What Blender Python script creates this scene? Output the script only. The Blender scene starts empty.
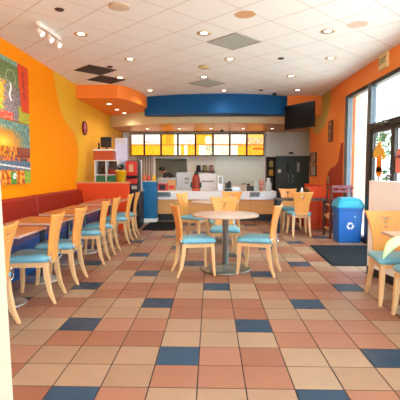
import bpy, math, random
from mathutils import Vector, Matrix
random.seed(7)
S = bpy.context.scene
COL = S.collection
PI = math.pi

# ------------------------------------------------------------------ camera
FPX = 418.0
PITCH = math.radians(4.1)
YAW = math.radians(1.5)
CAM = Vector((0, 0.0975, 1.3615))
cd = bpy.data.cameras.new('camera'); cam = bpy.data.objects.new('camera', cd); COL.objects.link(cam)
cam.location = CAM
cam.rotation_euler = (PI/2 - PITCH, 0, YAW)
cd.sensor_fit = 'HORIZONTAL'; cd.sensor_width = 36; cd.lens = 36*FPX/400
cd.clip_start = 0.05; cd.clip_end = 200
S.camera = cam
ROT = cam.rotation_euler.to_matrix()
def ray(px, py): return ROT @ Vector(((px-200)/FPX, (200-py)/FPX, -1))
def at(px, py, Y):                       # world point on the depth plane Y
    d = ray(px, py); return CAM + d*((Y-CAM.y)/d.y)
def atz(px, py, z):                      # world point on a horizontal plane
    d = ray(px, py); return CAM + d*((z-CAM.z)/d.z)
def atx(px, py, x):                      # world point on a plane of constant X
    d = ray(px, py); return CAM + d*((x-CAM.x)/d.x)

# ------------------------------------------------------------------ colour and materials
def lin(c):
    if isinstance(c, str):
        c = tuple(int(c[i:i+2], 16)/255 for i in (0, 2, 4))
    return tuple(v/12.92 if v <= .04045 else ((v+.055)/1.055)**2.4 for v in c)
MATS = {}
def mat(name, col, rough=.5, metal=0., noise=0., nscale=8., bump=0., bscale=60., emit=0., trans=0., coat=0., spec=.5, stretch=None):
    if name in MATS: return MATS[name]
    m = bpy.data.materials.new(name); m.use_nodes = True
    nt = m.node_tree; b = nt.nodes['Principled BSDF']
    c = lin(col)
    b.inputs['Base Color'].default_value = (*c, 1)
    b.inputs['Roughness'].default_value = rough
    b.inputs['Metallic'].default_value = metal
    b.inputs['Specular IOR Level'].default_value = spec
    if trans: b.inputs['Transmission Weight'].default_value = trans
    if coat: b.inputs['Coat Weight'].default_value = coat; b.inputs['Coat Roughness'].default_value = .15
    if emit:
        b.inputs['Emission Color'].default_value = (*c, 1); b.inputs['Emission Strength'].default_value = emit
    if noise or bump:
        tc = nt.nodes.new('ShaderNodeTexCoord'); mp = nt.nodes.new('ShaderNodeMapping')
        nt.links.new(tc.outputs['Object'], mp.inputs['Vector'])
        if stretch: mp.inputs['Scale'].default_value = stretch
    if noise:
        n = nt.nodes.new('ShaderNodeTexNoise'); n.inputs['Scale'].default_value = nscale; n.inputs['Detail'].default_value = 4
        nt.links.new(mp.outputs['Vector'], n.inputs['Vector'])
        mx = nt.nodes.new('ShaderNodeMix'); mx.data_type = 'RGBA'
        mx.inputs['A'].default_value = (*[v*(1-noise) for v in c], 1)
        mx.inputs['B'].default_value = (*[min(1, v*(1+noise)) for v in c], 1)
        nt.links.new(n.outputs['Fac'], mx.inputs['Factor'])
        nt.links.new(mx.outputs['Result'], b.inputs['Base Color'])
    if bump:
        n2 = nt.nodes.new('ShaderNodeTexNoise'); n2.inputs['Scale'].default_value = bscale
        nt.links.new(mp.outputs['Vector'], n2.inputs['Vector'])
        bp = nt.nodes.new('ShaderNodeBump'); bp.inputs['Strength'].default_value = bump; bp.inputs['Distance'].default_value = .01
        nt.links.new(n2.outputs['Fac'], bp.inputs['Height']); nt.links.new(bp.outputs['Normal'], b.inputs['Normal'])
    MATS[name] = m
    return m
def attr_mat(name, rough=.5, emit=0., coat=0.):     # colours stored per face in the mesh
    m = bpy.data.materials.new(name); m.use_nodes = True
    nt = m.node_tree; b = nt.nodes['Principled BSDF']
    a = nt.nodes.new('ShaderNodeAttribute'); a.attribute_name = 'tint'
    nt.links.new(a.outputs['Color'], b.inputs['Base Color'])
    b.inputs['Roughness'].default_value = rough
    if coat: b.inputs['Coat Weight'].default_value = coat
    if emit:
        nt.links.new(a.outputs['Color'], b.inputs['Emission Color']); b.inputs['Emission Strength'].default_value = emit
    MATS[name] = m
    return m

M_wood = mat('maple', 'E4B880', .38, noise=.12, nscale=5, stretch=(6, 6, 1), coat=.2)
M_woodback = mat('maple_veneer', 'EFA450', .38, noise=.12, nscale=5, stretch=(6, 6, 1), coat=.2)
M_teal = mat('teal_vinyl', '72B4C6', .42, noise=.08, nscale=20, bump=.1)
M_chrome = mat('chrome', 'D8D8D8', .16, 1)
M_steel = mat('steel', 'D4D6D6', .42, 1, noise=.08, nscale=4)
M_basesteel = mat('brushed_steel', '9AA09A', .3, 1, noise=.15, nscale=6)
M_orange = mat('orange_paint', 'FF9200', .6, noise=.03, nscale=2, spec=.15, bump=.03, bscale=200)
M_orange2 = mat('deep_orange_paint', 'F99040', .6, noise=.03, nscale=2, spec=.2)
M_yellow = mat('yellow_paint', 'F0B020', .55, noise=.05, nscale=2)
M_olive = mat('olive_paint', 'CDB055', .55, noise=.05, nscale=2)
M_redwave = mat('red_paint', 'A83A1C', .6, spec=.2, noise=.05, nscale=2)
M_redvinyl = mat('red_vinyl', '982410', .5, noise=.06, nscale=6, spec=.25)
M_bluevinyl = mat('blue_laminate', '0D5296', .42, noise=.06, nscale=5)
M_partition = mat('orange_laminate', 'E84E1C', .5, noise=.05, nscale=4, spec=.25)
M_tan = mat('tan_trim', 'D8A070', .5)
M_cream = mat('cream_paint', 'E6D5A6', .6, noise=.03)
M_bluepaint = mat('blue_paint', '0F5286', .6, noise=.06, nscale=3, spec=.2)
M_white = mat('white_laminate', 'F2F0EC', .4)
M_offwhite = mat('offwhite_paint', 'FFFCF6', .6, noise=.03)
M_black = mat('black_plastic', '141416', .4)
M_blackmat = mat('black_rubber', '15171A', .9, spec=.15, noise=.15, nscale=40, bump=.3, bscale=150)
M_matgrey = mat('charcoal_carpet', '22282C', .95, spec=.1, noise=.15, nscale=60, bump=.4, bscale=250)
M_darkframe = mat('bronze_frame', '3A3530', .45, .4)
M_greyframe = mat('grey_frame', '606C72', .5, .1)
M_glass = mat('clear_glass', 'FFFFFF', 0., trans=1.)
nt = M_glass.node_tree                                   # thin window pane: clear with a faint reflection
nt.nodes.remove(nt.nodes['Principled BSDF'])
tb = nt.nodes.new('ShaderNodeBsdfTransparent'); gb = nt.nodes.new('ShaderNodeBsdfGlossy'); gb.inputs['Roughness'].default_value = .02
ms = nt.nodes.new('ShaderNodeMixShader'); ms.inputs['Fac'].default_value = .06
nt.links.new(tb.outputs[0], ms.inputs[1]); nt.links.new(gb.outputs[0], ms.inputs[2]); nt.links.new(ms.outputs[0], nt.nodes['Material Output'].inputs['Surface'])
M_tabletop = mat('red_wood_laminate', 'B06A48', .28, noise=.12, nscale=30, coat=.3)
M_edge = mat('pale_edge', 'C8A890', .35)
M_granite = mat('speckled_laminate', 'CBB9A8', .3, noise=.2, nscale=60, coat=.3)
M_counterwood = mat('counter_wood', 'E2A560', .5, noise=.12, nscale=6, stretch=(1, 1, 8))
M_green = mat('green_bin', '2E7D4A', .5)
M_leaf = mat('green_leaf', '3E7A30', .5, noise=.2)
M_leafpale = mat('pale_green_leaf', 'A9DE8C', .4, noise=.1)
M_red = mat('red_plastic', 'D2301E', .35)
M_yel = mat('yellow_plastic', 'F7C51A', .4)
M_binblue = mat('bin_blue', '0E5FB0', .4, noise=.04)
M_lidteal = mat('lid_teal', '18A0C0', .4, noise=.04)
M_mahog = mat('mahogany', '551E16', .45, noise=.15, nscale=8)
M_mauve = mat('mauve_wood', '84464C', .45, noise=.1)
M_tanwood = mat('tan_wood', 'D8A060', .45, noise=.1)
M_kick = mat('kick_black', '17191B', .5)
M_lamp = mat('lamp_glow', 'FFF0D8', .5, emit=8.)
M_lampwhite = mat('lamp_white_metal', 'F0E8DC', .35)
M_vent = mat('vent_dark', '4A3A30', .7)
M_ventgrey = mat('vent_grey', 'A8A496', .7)
M_skin = mat('skin', 'A8704E', .6)
M_darksteel = mat('dark_steel', '4A5654', .35, .7, noise=.1)
M_greensteel = mat('greenish_steel', '9BB0A2', .4, .5, noise=.08)
M_lav = mat('lavender_white', 'D8D8EE', .5)
M_brownw = mat('dark_brown', '3A2A1A', .6)
M_pink = mat('pink_plastic', 'E0998A', .5)
M_concrete = mat('concrete', 'D8D4CC', .9, noise=.06)
M_build = mat('cream_stucco', 'A6978A', .9, noise=.05)
M_attr = attr_mat('printed_picture', .45, coat=.3)
M_menu = attr_mat('menu_print', .4, emit=.95)

# ------------------------------------------------------------------ mesh builder
class MB:
    def __init__(s): s.v = []; s.f = []; s.mi = []; s.sm = []; s.col = []
    def add(s, vs, fs, mi=0, sm=False, T=None, cols=None):
        o = len(s.v)
        for p in vs:
            p = Vector(p)
            if T is not None: p = T @ p
            s.v.append(p)
        for k, f in enumerate(fs):
            s.f.append(tuple(i+o for i in f)); s.mi.append(mi); s.sm.append(sm); s.col.append(cols[k] if cols else (1, 1, 1))
        return s
    def box(s, x0, x1, y0, y1, z0, z1, mi=0, T=None):
        vs = [(x0, y0, z0), (x1, y0, z0), (x1, y1, z0), (x0, y1, z0), (x0, y0, z1), (x1, y0, z1), (x1, y1, z1), (x0, y1, z1)]
        return s.add(vs, [(3, 2, 1, 0), (4, 5, 6, 7), (0, 1, 5, 4), (1, 2, 6, 5), (2, 3, 7, 6), (3, 0, 4, 7)], mi, False, T)
    def loft(s, rings, mi=0, sm=False, cap=True, T=None):
        n = len(rings[0]); vs = [p for r in rings for p in r]; fs = []
        for a in range(len(rings)-1):
            for i in range(n):
                j = (i+1) % n
                fs.append((a*n+i, a*n+j, (a+1)*n+j, (a+1)*n+i))
        if cap: fs.append(tuple(range(n-1, -1, -1))); fs.append(tuple((len(rings)-1)*n+i for i in range(n)))
        return s.add(vs, fs, mi, sm, T)
    def lathe(s, prof, cx=0, cy=0, cz=0, n=24, mi=0, sm=True, T=None):
        return s.loft([[(cx+r*math.cos(2*PI*i/n), cy+r*math.sin(2*PI*i/n), cz+z) for i in range(n)] for r, z in prof], mi, sm, True, T)
    def tube(s, pts, r, n=8, mi=0, T=None, closed=False, sm=True):
        pts = [Vector(p) for p in pts]; rings = []
        rr = r if isinstance(r, (list, tuple)) else [r]*len(pts)
        for i, p in enumerate(pts):
            d = (pts[min(i+1, len(pts)-1)] - pts[max(i-1, 0)]).normalized()
            a = d.cross(Vector((0, 0, 1)))
            if a.length < .1: a = d.cross(Vector((0, 1, 0)))
            a.normalize(); b = d.cross(a)
            rings.append([p + (a*math.cos(2*PI*k/n) + b*math.sin(2*PI*k/n))*rr[i] for k in range(n)])
        return s.loft(rings, mi, sm, True, T)
    def bar(s, pts, w, d, mi=0, T=None):       # rectangular section swept along points, w along X, d along Y
        ww = w if isinstance(w, (list, tuple)) else [w]*len(pts)
        dd = d if isinstance(d, (list, tuple)) else [d]*len(pts)
        rings = [[(p[0]-a/2, p[1]-b/2, p[2]), (p[0]+a/2, p[1]-b/2, p[2]), (p[0]+a/2, p[1]+b/2, p[2]), (p[0]-a/2, p[1]+b/2, p[2])] for p, a, b in zip(pts, ww, dd)]
        return s.loft(rings, mi, False, True, T)
    def prism(s, poly, z0, z1, mi=0, T=None):
        return s.loft([[(x, y, z0) for x, y in poly], [(x, y, z1) for x, y in poly]], mi, False, True, T)
    def grid(s, fn, colfn, nu, nv):
        vs = [fn(i/nu, j/nv) for j in range(nv+1) for i in range(nu+1)]
        fs = []; cs = []
        for j in range(nv):
            for i in range(nu):
                fs.append((j*(nu+1)+i, j*(nu+1)+i+1, (j+1)*(nu+1)+i+1, (j+1)*(nu+1)+i)); cs.append(lin(colfn((i+.5)/nu, (j+.5)/nv)))
        return s.add(vs, fs, 0, False, None, cs)
    def build(s, name, mats, parent=None, loc=None, bevel=0., attr=False, subd=0):
        me = bpy.data.meshes.new(name); me.from_pydata([tuple(p) for p in s.v], [], s.f); me.update()
        if not isinstance(mats, (list, tuple)): mats = [mats]
        for m in mats: me.materials.append(m)
        for p, mi, sm in zip(me.polygons, s.mi, s.sm): p.material_index = mi; p.use_smooth = sm
        if attr:
            a = me.color_attributes.new('tint', 'FLOAT_COLOR', 'CORNER')
            for p, c in zip(me.polygons, s.col):
                for li in p.loop_indices: a.data[li].color = (*c, 1)
        o = bpy.data.objects.new(name, me); COL.objects.link(o)
        if parent: o.parent = parent
        if loc: o.location = loc
        if bevel:
            b = o.modifiers.new('bevel', 'BEVEL'); b.width = bevel; b.segments = 2; b.limit_method = 'ANGLE'
        if subd:
            b = o.modifiers.new('subd', 'SUBSURF'); b.levels = subd; b.render_levels = subd
        return o

def tag(o, label=None, cat=None, group=None, kind=None):
    if label: o['label'] = label
    if cat: o['category'] = cat
    if group: o['group'] = group
    if kind: o['kind'] = kind
    return o
def thing(name, label, cat, loc=(0, 0, 0), rz=0, group=None):
    o = bpy.data.objects.new(name, None); COL.objects.link(o); o.empty_display_size = .1
    o.location = loc; o.rotation_euler = (0, 0, rz)
    return tag(o, label, cat, group)
def struct(o): o['kind'] = 'structure'; return o
def dup(root, loc, rz, label, group=None, rot=None):
    def cp(o, par):
        c = o.copy(); COL.objects.link(c); c.parent = par
        for ch in [x for x in bpy.data.objects if x.parent == o]: cp(ch, c)
        return c
    r = cp(root, None); r.location = loc; r.rotation_euler = rot if rot else (0, 0, rz); r['label'] = label
    if group: r['group'] = group
    return r
def RZ(a, loc=(0, 0, 0)): return Matrix.Translation(loc) @ Matrix.Rotation(a, 4, 'Z')

# ------------------------------------------------------------------ room constants
XL, XR = -3.05, 2.86
YF, YB = -1.2, 14.6
XK = 3.6                                     # the kitchen is wider than the room
YR = 12.35                                   # where the dining room's right wall ends
ZC = 3.28
TL = 0.305

# ------------------------------------------------------------------ floor: tiles in 3 x 2 blocks of terracotta and sand with slate accents
fm = MB()
X0 = -.278*TL; Y0 = 8.605*TL
TERR = ['98674F', '93614A', '9C6C55', '8F5E47', '9E7059']
SAND = ['9F8268', '9A7C61', 'A4886F', '9C7E64', 'A2866C']
SLATE = ['1B4058', '193C52', '20465F']
g = .004
for r in range(-14, 50):
    for c in range(-10, 11):
        x = X0+c*TL; y = Y0+r*TL
        if x+TL < XL or x > XK: continue
        if (c-r) % 5 == 3 and r % 2 == 1: col = random.choice(SLATE)
        elif (((c+1)//3) + (r//2)) % 2 == 0: col = random.choice(TERR)
        else: col = random.choice(SAND)
        x0 = max(x, XL)+g; x1 = min(x+TL, (XR+.3 if y < 11.9 else XK))-g
        if x1 <= x0: continue
        y0 = y+g; y1 = y+TL-g
        b = .0025
        vs = [(x0, y0, -.002), (x1, y0, -.002), (x1, y1, -.002), (x0, y1, -.002), (x0+b, y0+b, 0), (x1-b, y0+b, 0), (x1-b, y1-b, 0), (x0+b, y1-b, 0)]
        fm.add(vs, [(4, 5, 6, 7), (0, 1, 5, 4), (1, 2, 6, 5), (2, 3, 7, 6), (3, 0, 4, 7)], 0, False, None, [lin(col)]*5)
# tiled floor mesh, then grout bed below
fm.add([(XL-.2, YF-.2, -.004), (XR+.3, YF-.2, -.004), (XR+.3, 18.4, -.004), (XL-.2, 18.4, -.004)], [(0, 1, 2, 3)], 1, False, None, [(.1, .07, .05)])
m_tile = attr_mat('ceramic_tile', .34); m_tile.node_tree.nodes['Principled BSDF'].inputs['Specular IOR Level'].default_value = .32
nt = m_tile.node_tree; b = nt.nodes['Principled BSDF']
tc = nt.nodes.new('ShaderNodeTexCoord'); n1 = nt.nodes.new('ShaderNodeTexNoise'); n1.inputs['Scale'].default_value = 9; n1.inputs['Detail'].default_value = 6
nt.links.new(tc.outputs['Object'], n1.inputs['Vector'])
mr = nt.nodes.new('ShaderNodeMapRange'); mr.inputs['From Min'].default_value = .3; mr.inputs['From Max'].default_value = .7; mr.inputs['To Min'].default_value = .28; mr.inputs['To Max'].default_value = .44
nt.links.new(n1.outputs['Fac'], mr.inputs['Value']); nt.links.new(mr.outputs['Result'], b.inputs['Roughness'])
mx = nt.nodes.new('ShaderNodeMix'); mx.data_type = 'RGBA'; mx.blend_type = 'MULTIPLY'; mx.inputs['Factor'].default_value = 1
a = [n for n in nt.nodes if n.type == 'ATTRIBUTE'][0]
cr = nt.nodes.new('ShaderNodeMapRange'); cr.inputs['From Min'].default_value = .3; cr.inputs['From Max'].default_value = .7; cr.inputs['To Min'].default_value = .9; cr.inputs['To Max'].default_value = 1.05
nt.links.new(n1.outputs['Fac'], cr.inputs['Value'])
nt.links.new(a.outputs['Color'], mx.inputs['A']); nt.links.new(cr.outputs['Result'], mx.inputs['B']); nt.links.new(mx.outputs['Result'], b.inputs['Base Color'])
M_grout = mat('grout', '3E302A', .8)
struct(fm.build('floor', [m_tile, M_grout], attr=True))

# ------------------------------------------------------------------ ceiling: lay-in tiles turned 45 degrees
cm = MB(); cm.box(XL-.2, XK+.3, YF-.2, YB+.2, ZC, ZC+.1)
M_ceil = mat('ceiling_tile', 'F6F6EE', .85, noise=.03, nscale=60, bump=.25, bscale=120)
nt = M_ceil.node_tree; b = nt.nodes['Principled BSDF']
tcn = nt.nodes.new('ShaderNodeTexCoord'); mp = nt.nodes.new('ShaderNodeMapping'); mp.inputs['Rotation'].default_value = (0, 0, math.radians(-45))
nt.links.new(tcn.outputs['Object'], mp.inputs['Vector'])
sx = nt.nodes.new('ShaderNodeSeparateXYZ'); nt.links.new(mp.outputs['Vector'], sx.inputs['Vector'])
CC = at(234, 41.5, 10); cc = atz(234, 41.5, ZC)     # centre of the air-return tile
s2 = math.sqrt(.5); P = .605
uc, vc = (cc.x+cc.y)*s2, (cc.y-cc.x)*s2
def m2(op, a_, b_):
    n = nt.nodes.new('ShaderNodeMath'); n.operation = op
    for i, q in enumerate((a_, b_)):
        if isinstance(q, (int, float)): n.inputs[i].default_value = q
        elif q is not None: nt.links.new(q, n.inputs[i])
    return n.outputs[0]
masks = []
for k, o0 in (('X', uc), ('Y', vc)):
    t = m2('ADD', m2('DIVIDE', m2('SUBTRACT', sx.outputs[k], o0), P), 100.5)
    fr = m2('FRACT', t, None)
    ed = m2('MINIMUM', fr, m2('SUBTRACT', 1.0, fr))
    masks.append(m2('LESS_THAN', ed, .0125 if k == 'X' else .010))
mk = m2('MAXIMUM', masks[0], masks[1])
old = b.inputs['Base Color'].links[0].from_socket
mix = nt.nodes.new('ShaderNodeMix'); mix.data_type = 'RGBA'; nt.links.new(mk, mix.inputs['Factor'])
nt.links.new(old, mix.inputs['A']); mix.inputs['B'].default_value = (*lin('DCCBB8'), 1)
nt.links.new(mix.outputs['Result'], b.inputs['Base Color'])
struct(cm.build('ceiling', M_ceil))

# ------------------------------------------------------------------ left wall with its painted wave
w = MB(); w.box(XL-.15, XL, YF-.2, YB+3.9, 0, ZC)
curve_l = [(53, 71), (55, 84), (58, 100), (61, 112), (65, 121), (70, 128), (74, 133), (76.5, 140), (78, 150), (78, 162), (77, 174), (76, 184)]
pts = [atx(px, py, XL+.002) for px, py in curve_l]
pts[0].z = ZC
poly = [(XL+.003, p.y, p.z) for p in pts] + [(XL+.003, pts[-1].y, 0), (XL+.003, YB, 0), (XL+.003, YB, ZC)]
w.add(poly, [tuple(range(len(poly)))], 1)
struct(w.build('wall_left', [M_orange, M_yellow]))

# right wall: solid part, header over the glazing
w = MB()
PY = 9.25                                     # end of the glazing
w.box(XR, XR+.18, PY, YR, 0, ZC)
w.box(XR, XR+.18, YF-.2, PY, 2.93, ZC)
w.box(XR, XR+.18, YF-.2, 0.2, 0, 2.93)
def rp(px, py):
    p = atx(px, py, XR-.003); return (XR-.003, p.y, p.z)
pl = [rp(331, 91), rp(330, 102), rp(328, 115), rp(324, 127), rp(319, 133), rp(315, 134), rp(311, 128)]
pl[0] = (XR-.003, pl[0][1], ZC); last = pl[-1]
poly = pl + [(XR-.003, YR-.02, last[2]+.05), (XR-.003, YR-.02, ZC)]
w.add(poly, [tuple(range(len(poly)-1, -1, -1))], 1)
pr = [rp(341, 143), rp(339.5, 152), rp(338, 162), rp(334, 167), rp(331, 168), rp(328, 173), rp(326, 182), rp(325, 192)]
poly = [(XR-.003, PY+.02, pr[0][2])] + pr + [(XR-.003, pr[-1][1], 0), (XR-.003, PY+.02, 0)]
w.add(poly, [tuple(range(len(poly)))], 2)
struct(w.build('wall_right', [M_orange2, M_olive, M_redwave]))

# front wall behind the camera: storefront openings
w = MB()
w.box(XL, XR, YF-.15, YF, 2.9, ZC); w.box(XL, XL+.4, YF-.15, YF, 0, 2.9); w.box(XR-.4, XR, YF-.15, YF, 0, 2.9)
struct(w.build('wall_front', M_orange))
wf = MB()
for x in (XL+.4, -1.3, .1, 1.3, XR-.46): wf.box(x, x+.06, YF-.12, YF-.04, 0, 2.9)
wf.box(XL+.4, XR-.4, YF-.12, YF-.04, 2.84, 2.9); wf.box(XL+.4, XR-.4, YF-.12, YF-.04, 0, .08)
wf.box(XL+.4, XR-.4, YF-.085, YF-.079, .08, 2.84, 1)
struct(wf.build('window_4', [M_darkframe, M_glass]))

# cream post of the doorway the room is seen through
w = MB()
YPST = 1.62
e1 = at(1.0, 191, YPST); e2 = at(13.2, 400, YPST)
sl = (e2.x-e1.x)/(e1.z-e2.z)
xb = e2.x + sl*e2.z; xt = e1.x - sl*(ZC-e1.z)
w.add([(xb-.3, 1.5, 0), (xb-.045, 1.5, 0), (xb, YPST, 0), (xb-.3, YPST, 0), (xt-.3, 1.5, ZC), (xt-.045, 1.5, ZC), (xt, YPST, ZC), (xt-.3, YPST, ZC)],
      [(3, 2, 1, 0), (4, 5, 6, 7), (0, 1, 5, 4), (1, 2, 6, 5), (2, 3, 7, 6), (3, 0, 4, 7)])
struct(w.build('trim_1', mat('post_cream', 'C4AE94', .6)))

# ------------------------------------------------------------------ glazing along the right wall
XG = XR+.06
w = MB()   # first fixed light, tall
w.box(XG-.05, XG+.05, PY-.2, PY, 0, 2.93, 0)
w.box(XG-.05, XG+.05, 7.96, PY-.2, 2.86, 2.93, 1)
w.box(XG-.05, XG+.05, 7.96, PY-.2, 0, .1, 1)
w.box(XG-.004, XG+.004, 7.96, PY-.2, .1, 2.86, 2)
struct(w.build('window_1', [M_greyframe, M_darkframe, M_glass]))
w = MB()   # transom over the doors
w.box(XG-.05, XG+.05, 7.78, 7.96, 2.19, 2.93, 0); w.box(XG-.05, XG+.05, 7.78, 7.96, 0, 2.19, 1)
w.box(XG-.05, XG+.05, 5.85, 7.78, 2.86, 2.93, 1)
w.box(XG-.05, XG+.05, 5.85, 7.78, 2.09, 2.19, 1)
w.box(XG-.004, XG+.004, 5.95, 7.78, 2.19, 2.86, 2)
w.box(XG-.05, XG+.05, 5.85, 5.97, 0, 2.93, 1)
struct(w.build('window_2', [M_greyframe, M_darkframe, M_glass]))
for n, (a_, b_) in enumerate(((6.88, 7.775), (5.975, 6.87))):
    w = MB()
    w.box(XG-.03, XG+.03, b_-.07, b_, .02, 2.085, 0); w.box(XG-.03, XG+.03, a_, a_+.07, .02, 2.085, 0)
    w.box(XG-.03, XG+.03, a_+.07, b_-.07, 2.01, 2.085, 0); w.box(XG-.03, XG+.03, a_+.07, b_-.07, .02, .22, 0)
    w.box(XG-.004, XG+.004, a_+.07, b_-.07, .22, 2.01, 1)
    d = struct(w.build('door_%d' % (n+1), [M_darkframe, M_glass]))
    h = MB(); yh = a_+.035 if n == 0 else b_-.035
    h.tube([(XG-.03, yh, .9), (XG-.09, yh, .92), (XG-.09, yh, 1.28), (XG-.03, yh, 1.3)], .012, 8)
    h.build('door_handle', M_chrome, d)
w = MB()
for y in (0.2, 1.9, 3.5): w.box(XG-.05, XG+.05, y, y+.1, 0, 2.93, 0)
w.box(XG-.05, XG+.05, .2, 5.85, 2.86, 2.93, 0); w.box(XG-.05, XG+.05, .2, 5.85, 0, .1, 0)
w.box(XG-.004, XG+.004, .25, 5.85, .1, 2.86, 1)
struct(w.build('window_3', [M_darkframe, M_glass]))

# painted figure on the door glass
dk = MB(); xk = XG-.008
def disc_yz(mb, cy, cz, ry, rz_, mi=0, n=20, x=xk, th=.002):
    mb.loft([[(x-th*k, cy+ry*math.cos(2*PI*i/n), cz+rz_*math.sin(2*PI*i/n)) for i in range(n)] for k in (0, 1)], mi)
q = atx(379.5, 163, XG)
dk.loft([[(xk-.002*k, q.y+yy, zz) for yy, zz in ((-.14, 1.33), (.14, 1.33), (.11, 1.62), (-.09, 1.62))] for k in (0, 1)], 0)
disc_yz(dk, q.y, 1.33, .14, .09, 0)
for yy, zz, ry in ((.04, 1.70, .17), (-.12, 1.66, .12), (.18, 1.64, .11), (-.2, 1.58, .07), (.0, 1.79, .10)): disc_yz(dk, q.y+yy, zz, ry, ry*.62, 1, x=xk-.001*random.random()-.003)
tag(dk.build('window_decal', [mat('decal_orange', 'F08A10', .5), mat('decal_yellow', 'F4B840', .5)]), 'orange and yellow painted decal on the entrance door glass', 'decal')
dk = MB(); q = atx(399, 162, XG)
disc_yz(dk, q.y, 1.45, .2, .14, 0); disc_yz(dk, q.y-.05, 1.62, .13, .08, 0)
tag(dk.build('window_decal', [mat('decal_red', 'F08878', .5)]), 'pinkish red decal on door glass at the right edge of the photo', 'decal')

w = MB(); xr_ = XR-.01
w.tube([tuple(atx(px, py, xr_)) for px, py in ((384, 127), (383.2, 120), (384.5, 114.5), (388, 111.5), (394, 109.5), (402, 106.5))], .010, 8)
b0, b1 = atx(375, 124.5, xr_), atx(388.5, 121.3, xr_)
w.tube([tuple(b0), tuple(b1)], .016, 8); w.box(xr_, XG-.04, (b0.y+b1.y)/2-.05, (b0.y+b1.y)/2+.05, b1.z-.03, b1.z+.03)
tag(w.build('door_closer', mat('closer_grey', '6E7466', .4)), 'pale metal closer arm with curved rod above the entrance doors', 'door closer')
# outside: pavement and a pale building across
w = MB(); w.box(XR+.3, 40, -12, 40, -.1, -.01); w.box(-20, XR+.3, -14, YF-.2, -.1, -.01)
struct(w.build('ground', M_concrete))
bt = thing('building', 'pale stucco column of the building outside the tall window', 'building', (3.9, 11.5, 0))
w = MB(); w.box(-.15, .32, -.3, .3, 0, 4.2); w.box(-.22, .4, -.37, .37, 0, .35); w.build('column', M_build, bt)
w = MB(); w.box(-.4, 6, -.5, .5, 4.2, 4.8); w.build('beam', M_build, bt)

# shrubs and pots seen through the glass
def blob_plant(name, label, x, y, h, r, m, group=None, pot=None, seed=1, n=90, z0=0, leaf=.1, cat='plant'):
    rnd = random.Random(seed)
    t = thing(name, label, cat, (x, y, z0), 0, group)
    f = MB()
    for k in range(n):
        th = rnd.random()*2*PI; el = rnd.uniform(-.3, 1.4); rr = r*(.45+.55*rnd.random())
        c = Vector((math.cos(th)*math.cos(el)*rr, math.sin(th)*math.cos(el)*rr, h-r + math.sin(el)*rr))
        d = Vector((math.cos(th), math.sin(th), rnd.uniform(-.6, .9))).normalized()
        sdir = d.cross(Vector((0, 0, 1))).normalized(); L = leaf*(.7+.6*rnd.random())
        f.add([c-d*L*.5, c+sdir*L*.28, c+d*L*.5, c-sdir*L*.28], [(0, 1, 2, 3)])
    f.build('foliage', m, t)
    s_ = MB(); s_.tube([(0, 0, 0 if not pot else pot[1]*.8), (0.01, 0, h*.5), (0, 0, h-r*.6)], .015+.02*r, 6); s_.build('stem', M_brownw, t)
    if pot:
        p = MB(); pr_, ph = pot[0], pot[1]
        p.lathe([(pr_*.72, 0), (pr_*.98, ph*.9), (pr_*1.05, ph*.9), (pr_*1.05, ph), (pr_*.9, ph), (pr_*.88, ph*.88), (.001, ph*.88)]); p.build('pot', pot[2], t)
    return t
blob_plant('street_tree', 'small green tree outside behind the door glass', 6.0, 15.3, 3.0, 1.1, mat('tree_leaf', '3C5A30', .7), seed=3, n=420, leaf=.25, cat='tree')
blob_plant('street_tree', 'green shrub outside right of the small tree', 7.5, 16.3, 2.2, .9, MATS['tree_leaf'], seed=4, n=200, leaf=.22, cat='tree')

blob_plant('street_tree', 'dark green bush close outside the entrance door glass', 5.2, 12.6, 1.5, .55, MATS['tree_leaf'], seed=6, n=160, leaf=.16, cat='tree')
# ------------------------------------------------------------------ low entrance wall
ang = math.atan2(.36, -2.6)
w = MB()
A = Vector((2.07, 5.62)); B_ = Vector((2.46, 2.9)); d = (B_-A).normalized(); nrm = Vector((-d.y, d.x))
if nrm.x < 0: nrm = -nrm
def seg(mb, a_, b_, th, z0, z1, mi=0, off=0.):
    a0 = a_+nrm*off; b0 = b_+nrm*off
    mb.prism([tuple(a0), tuple(b0), tuple(b0+nrm*th), tuple(a0+nrm*th)], z0, z1, mi)
seg(w, A, A+d*.8, .12, .0, 1.225); seg(w, A+d*.806, B_, .12, .0, 1.225)
seg(w, A+d*.01, B_, .012, 0, .1, 1, -.012)
struct(w.build('wall_entrance', [M_offwhite, M_kick]))

# ------------------------------------------------------------------ kitchen bulkhead: blue band over a cream band, bowed towards the room
def arc(xa, xb, ye, sag, n=24):
    return [(xa+(xb-xa)*i/n, ye-sag*(1-(2*i/n-1)**2)) for i in range(n+1)]
w = MB()
a1 = arc(-1.75, 1.98, 11.2, .42)
w.prism(a1+[(1.98, 11.5), (-1.75, 11.5)], 2.80, ZC, 0)
w.box(1.98, XR, 11.12, 11.5, 2.80, ZC, 2)
ZK = 2.66
a2 = [(x_, y_-.0+(.0 if x_ < 0 else -.10*x_)) for x_, y_ in arc(XL, XR, 12.85, 1.15)]
w.prism(a2+[(XR, 13.1), (XL, 13.1)], ZK, 2.98, 1)
w.box(XL, XK, 13.1, YB, ZK+.02, ZC, 1)
w.box(XL, XR, 11.5, 12.9, 2.985, ZC-.01, 1)
w.box(XR, XK+.1, 11.9, 13.1, ZK+.02, ZC, 1)
struct(w.build('wall_bulkhead', [M_bluepaint, M_cream, M_orange2]))
w = MB()   # copper toned panels under the bulkhead
xq = XL+.02
while xq < XK-.1:
    w.box(xq+.004, min(xq+.60, XK), 12.95, YB, ZK-.004, ZK+.015); xq += .606
a3 = [(x_, y_+.03) for x_, y_ in a2]
w.prism(a3+[(XR, 12.95), (XL, 12.95)], ZK-.004, ZK-.001)
M_copper = mat('copper_panel', 'D89A62', .4, .45, noise=.1, nscale=3)
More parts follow.
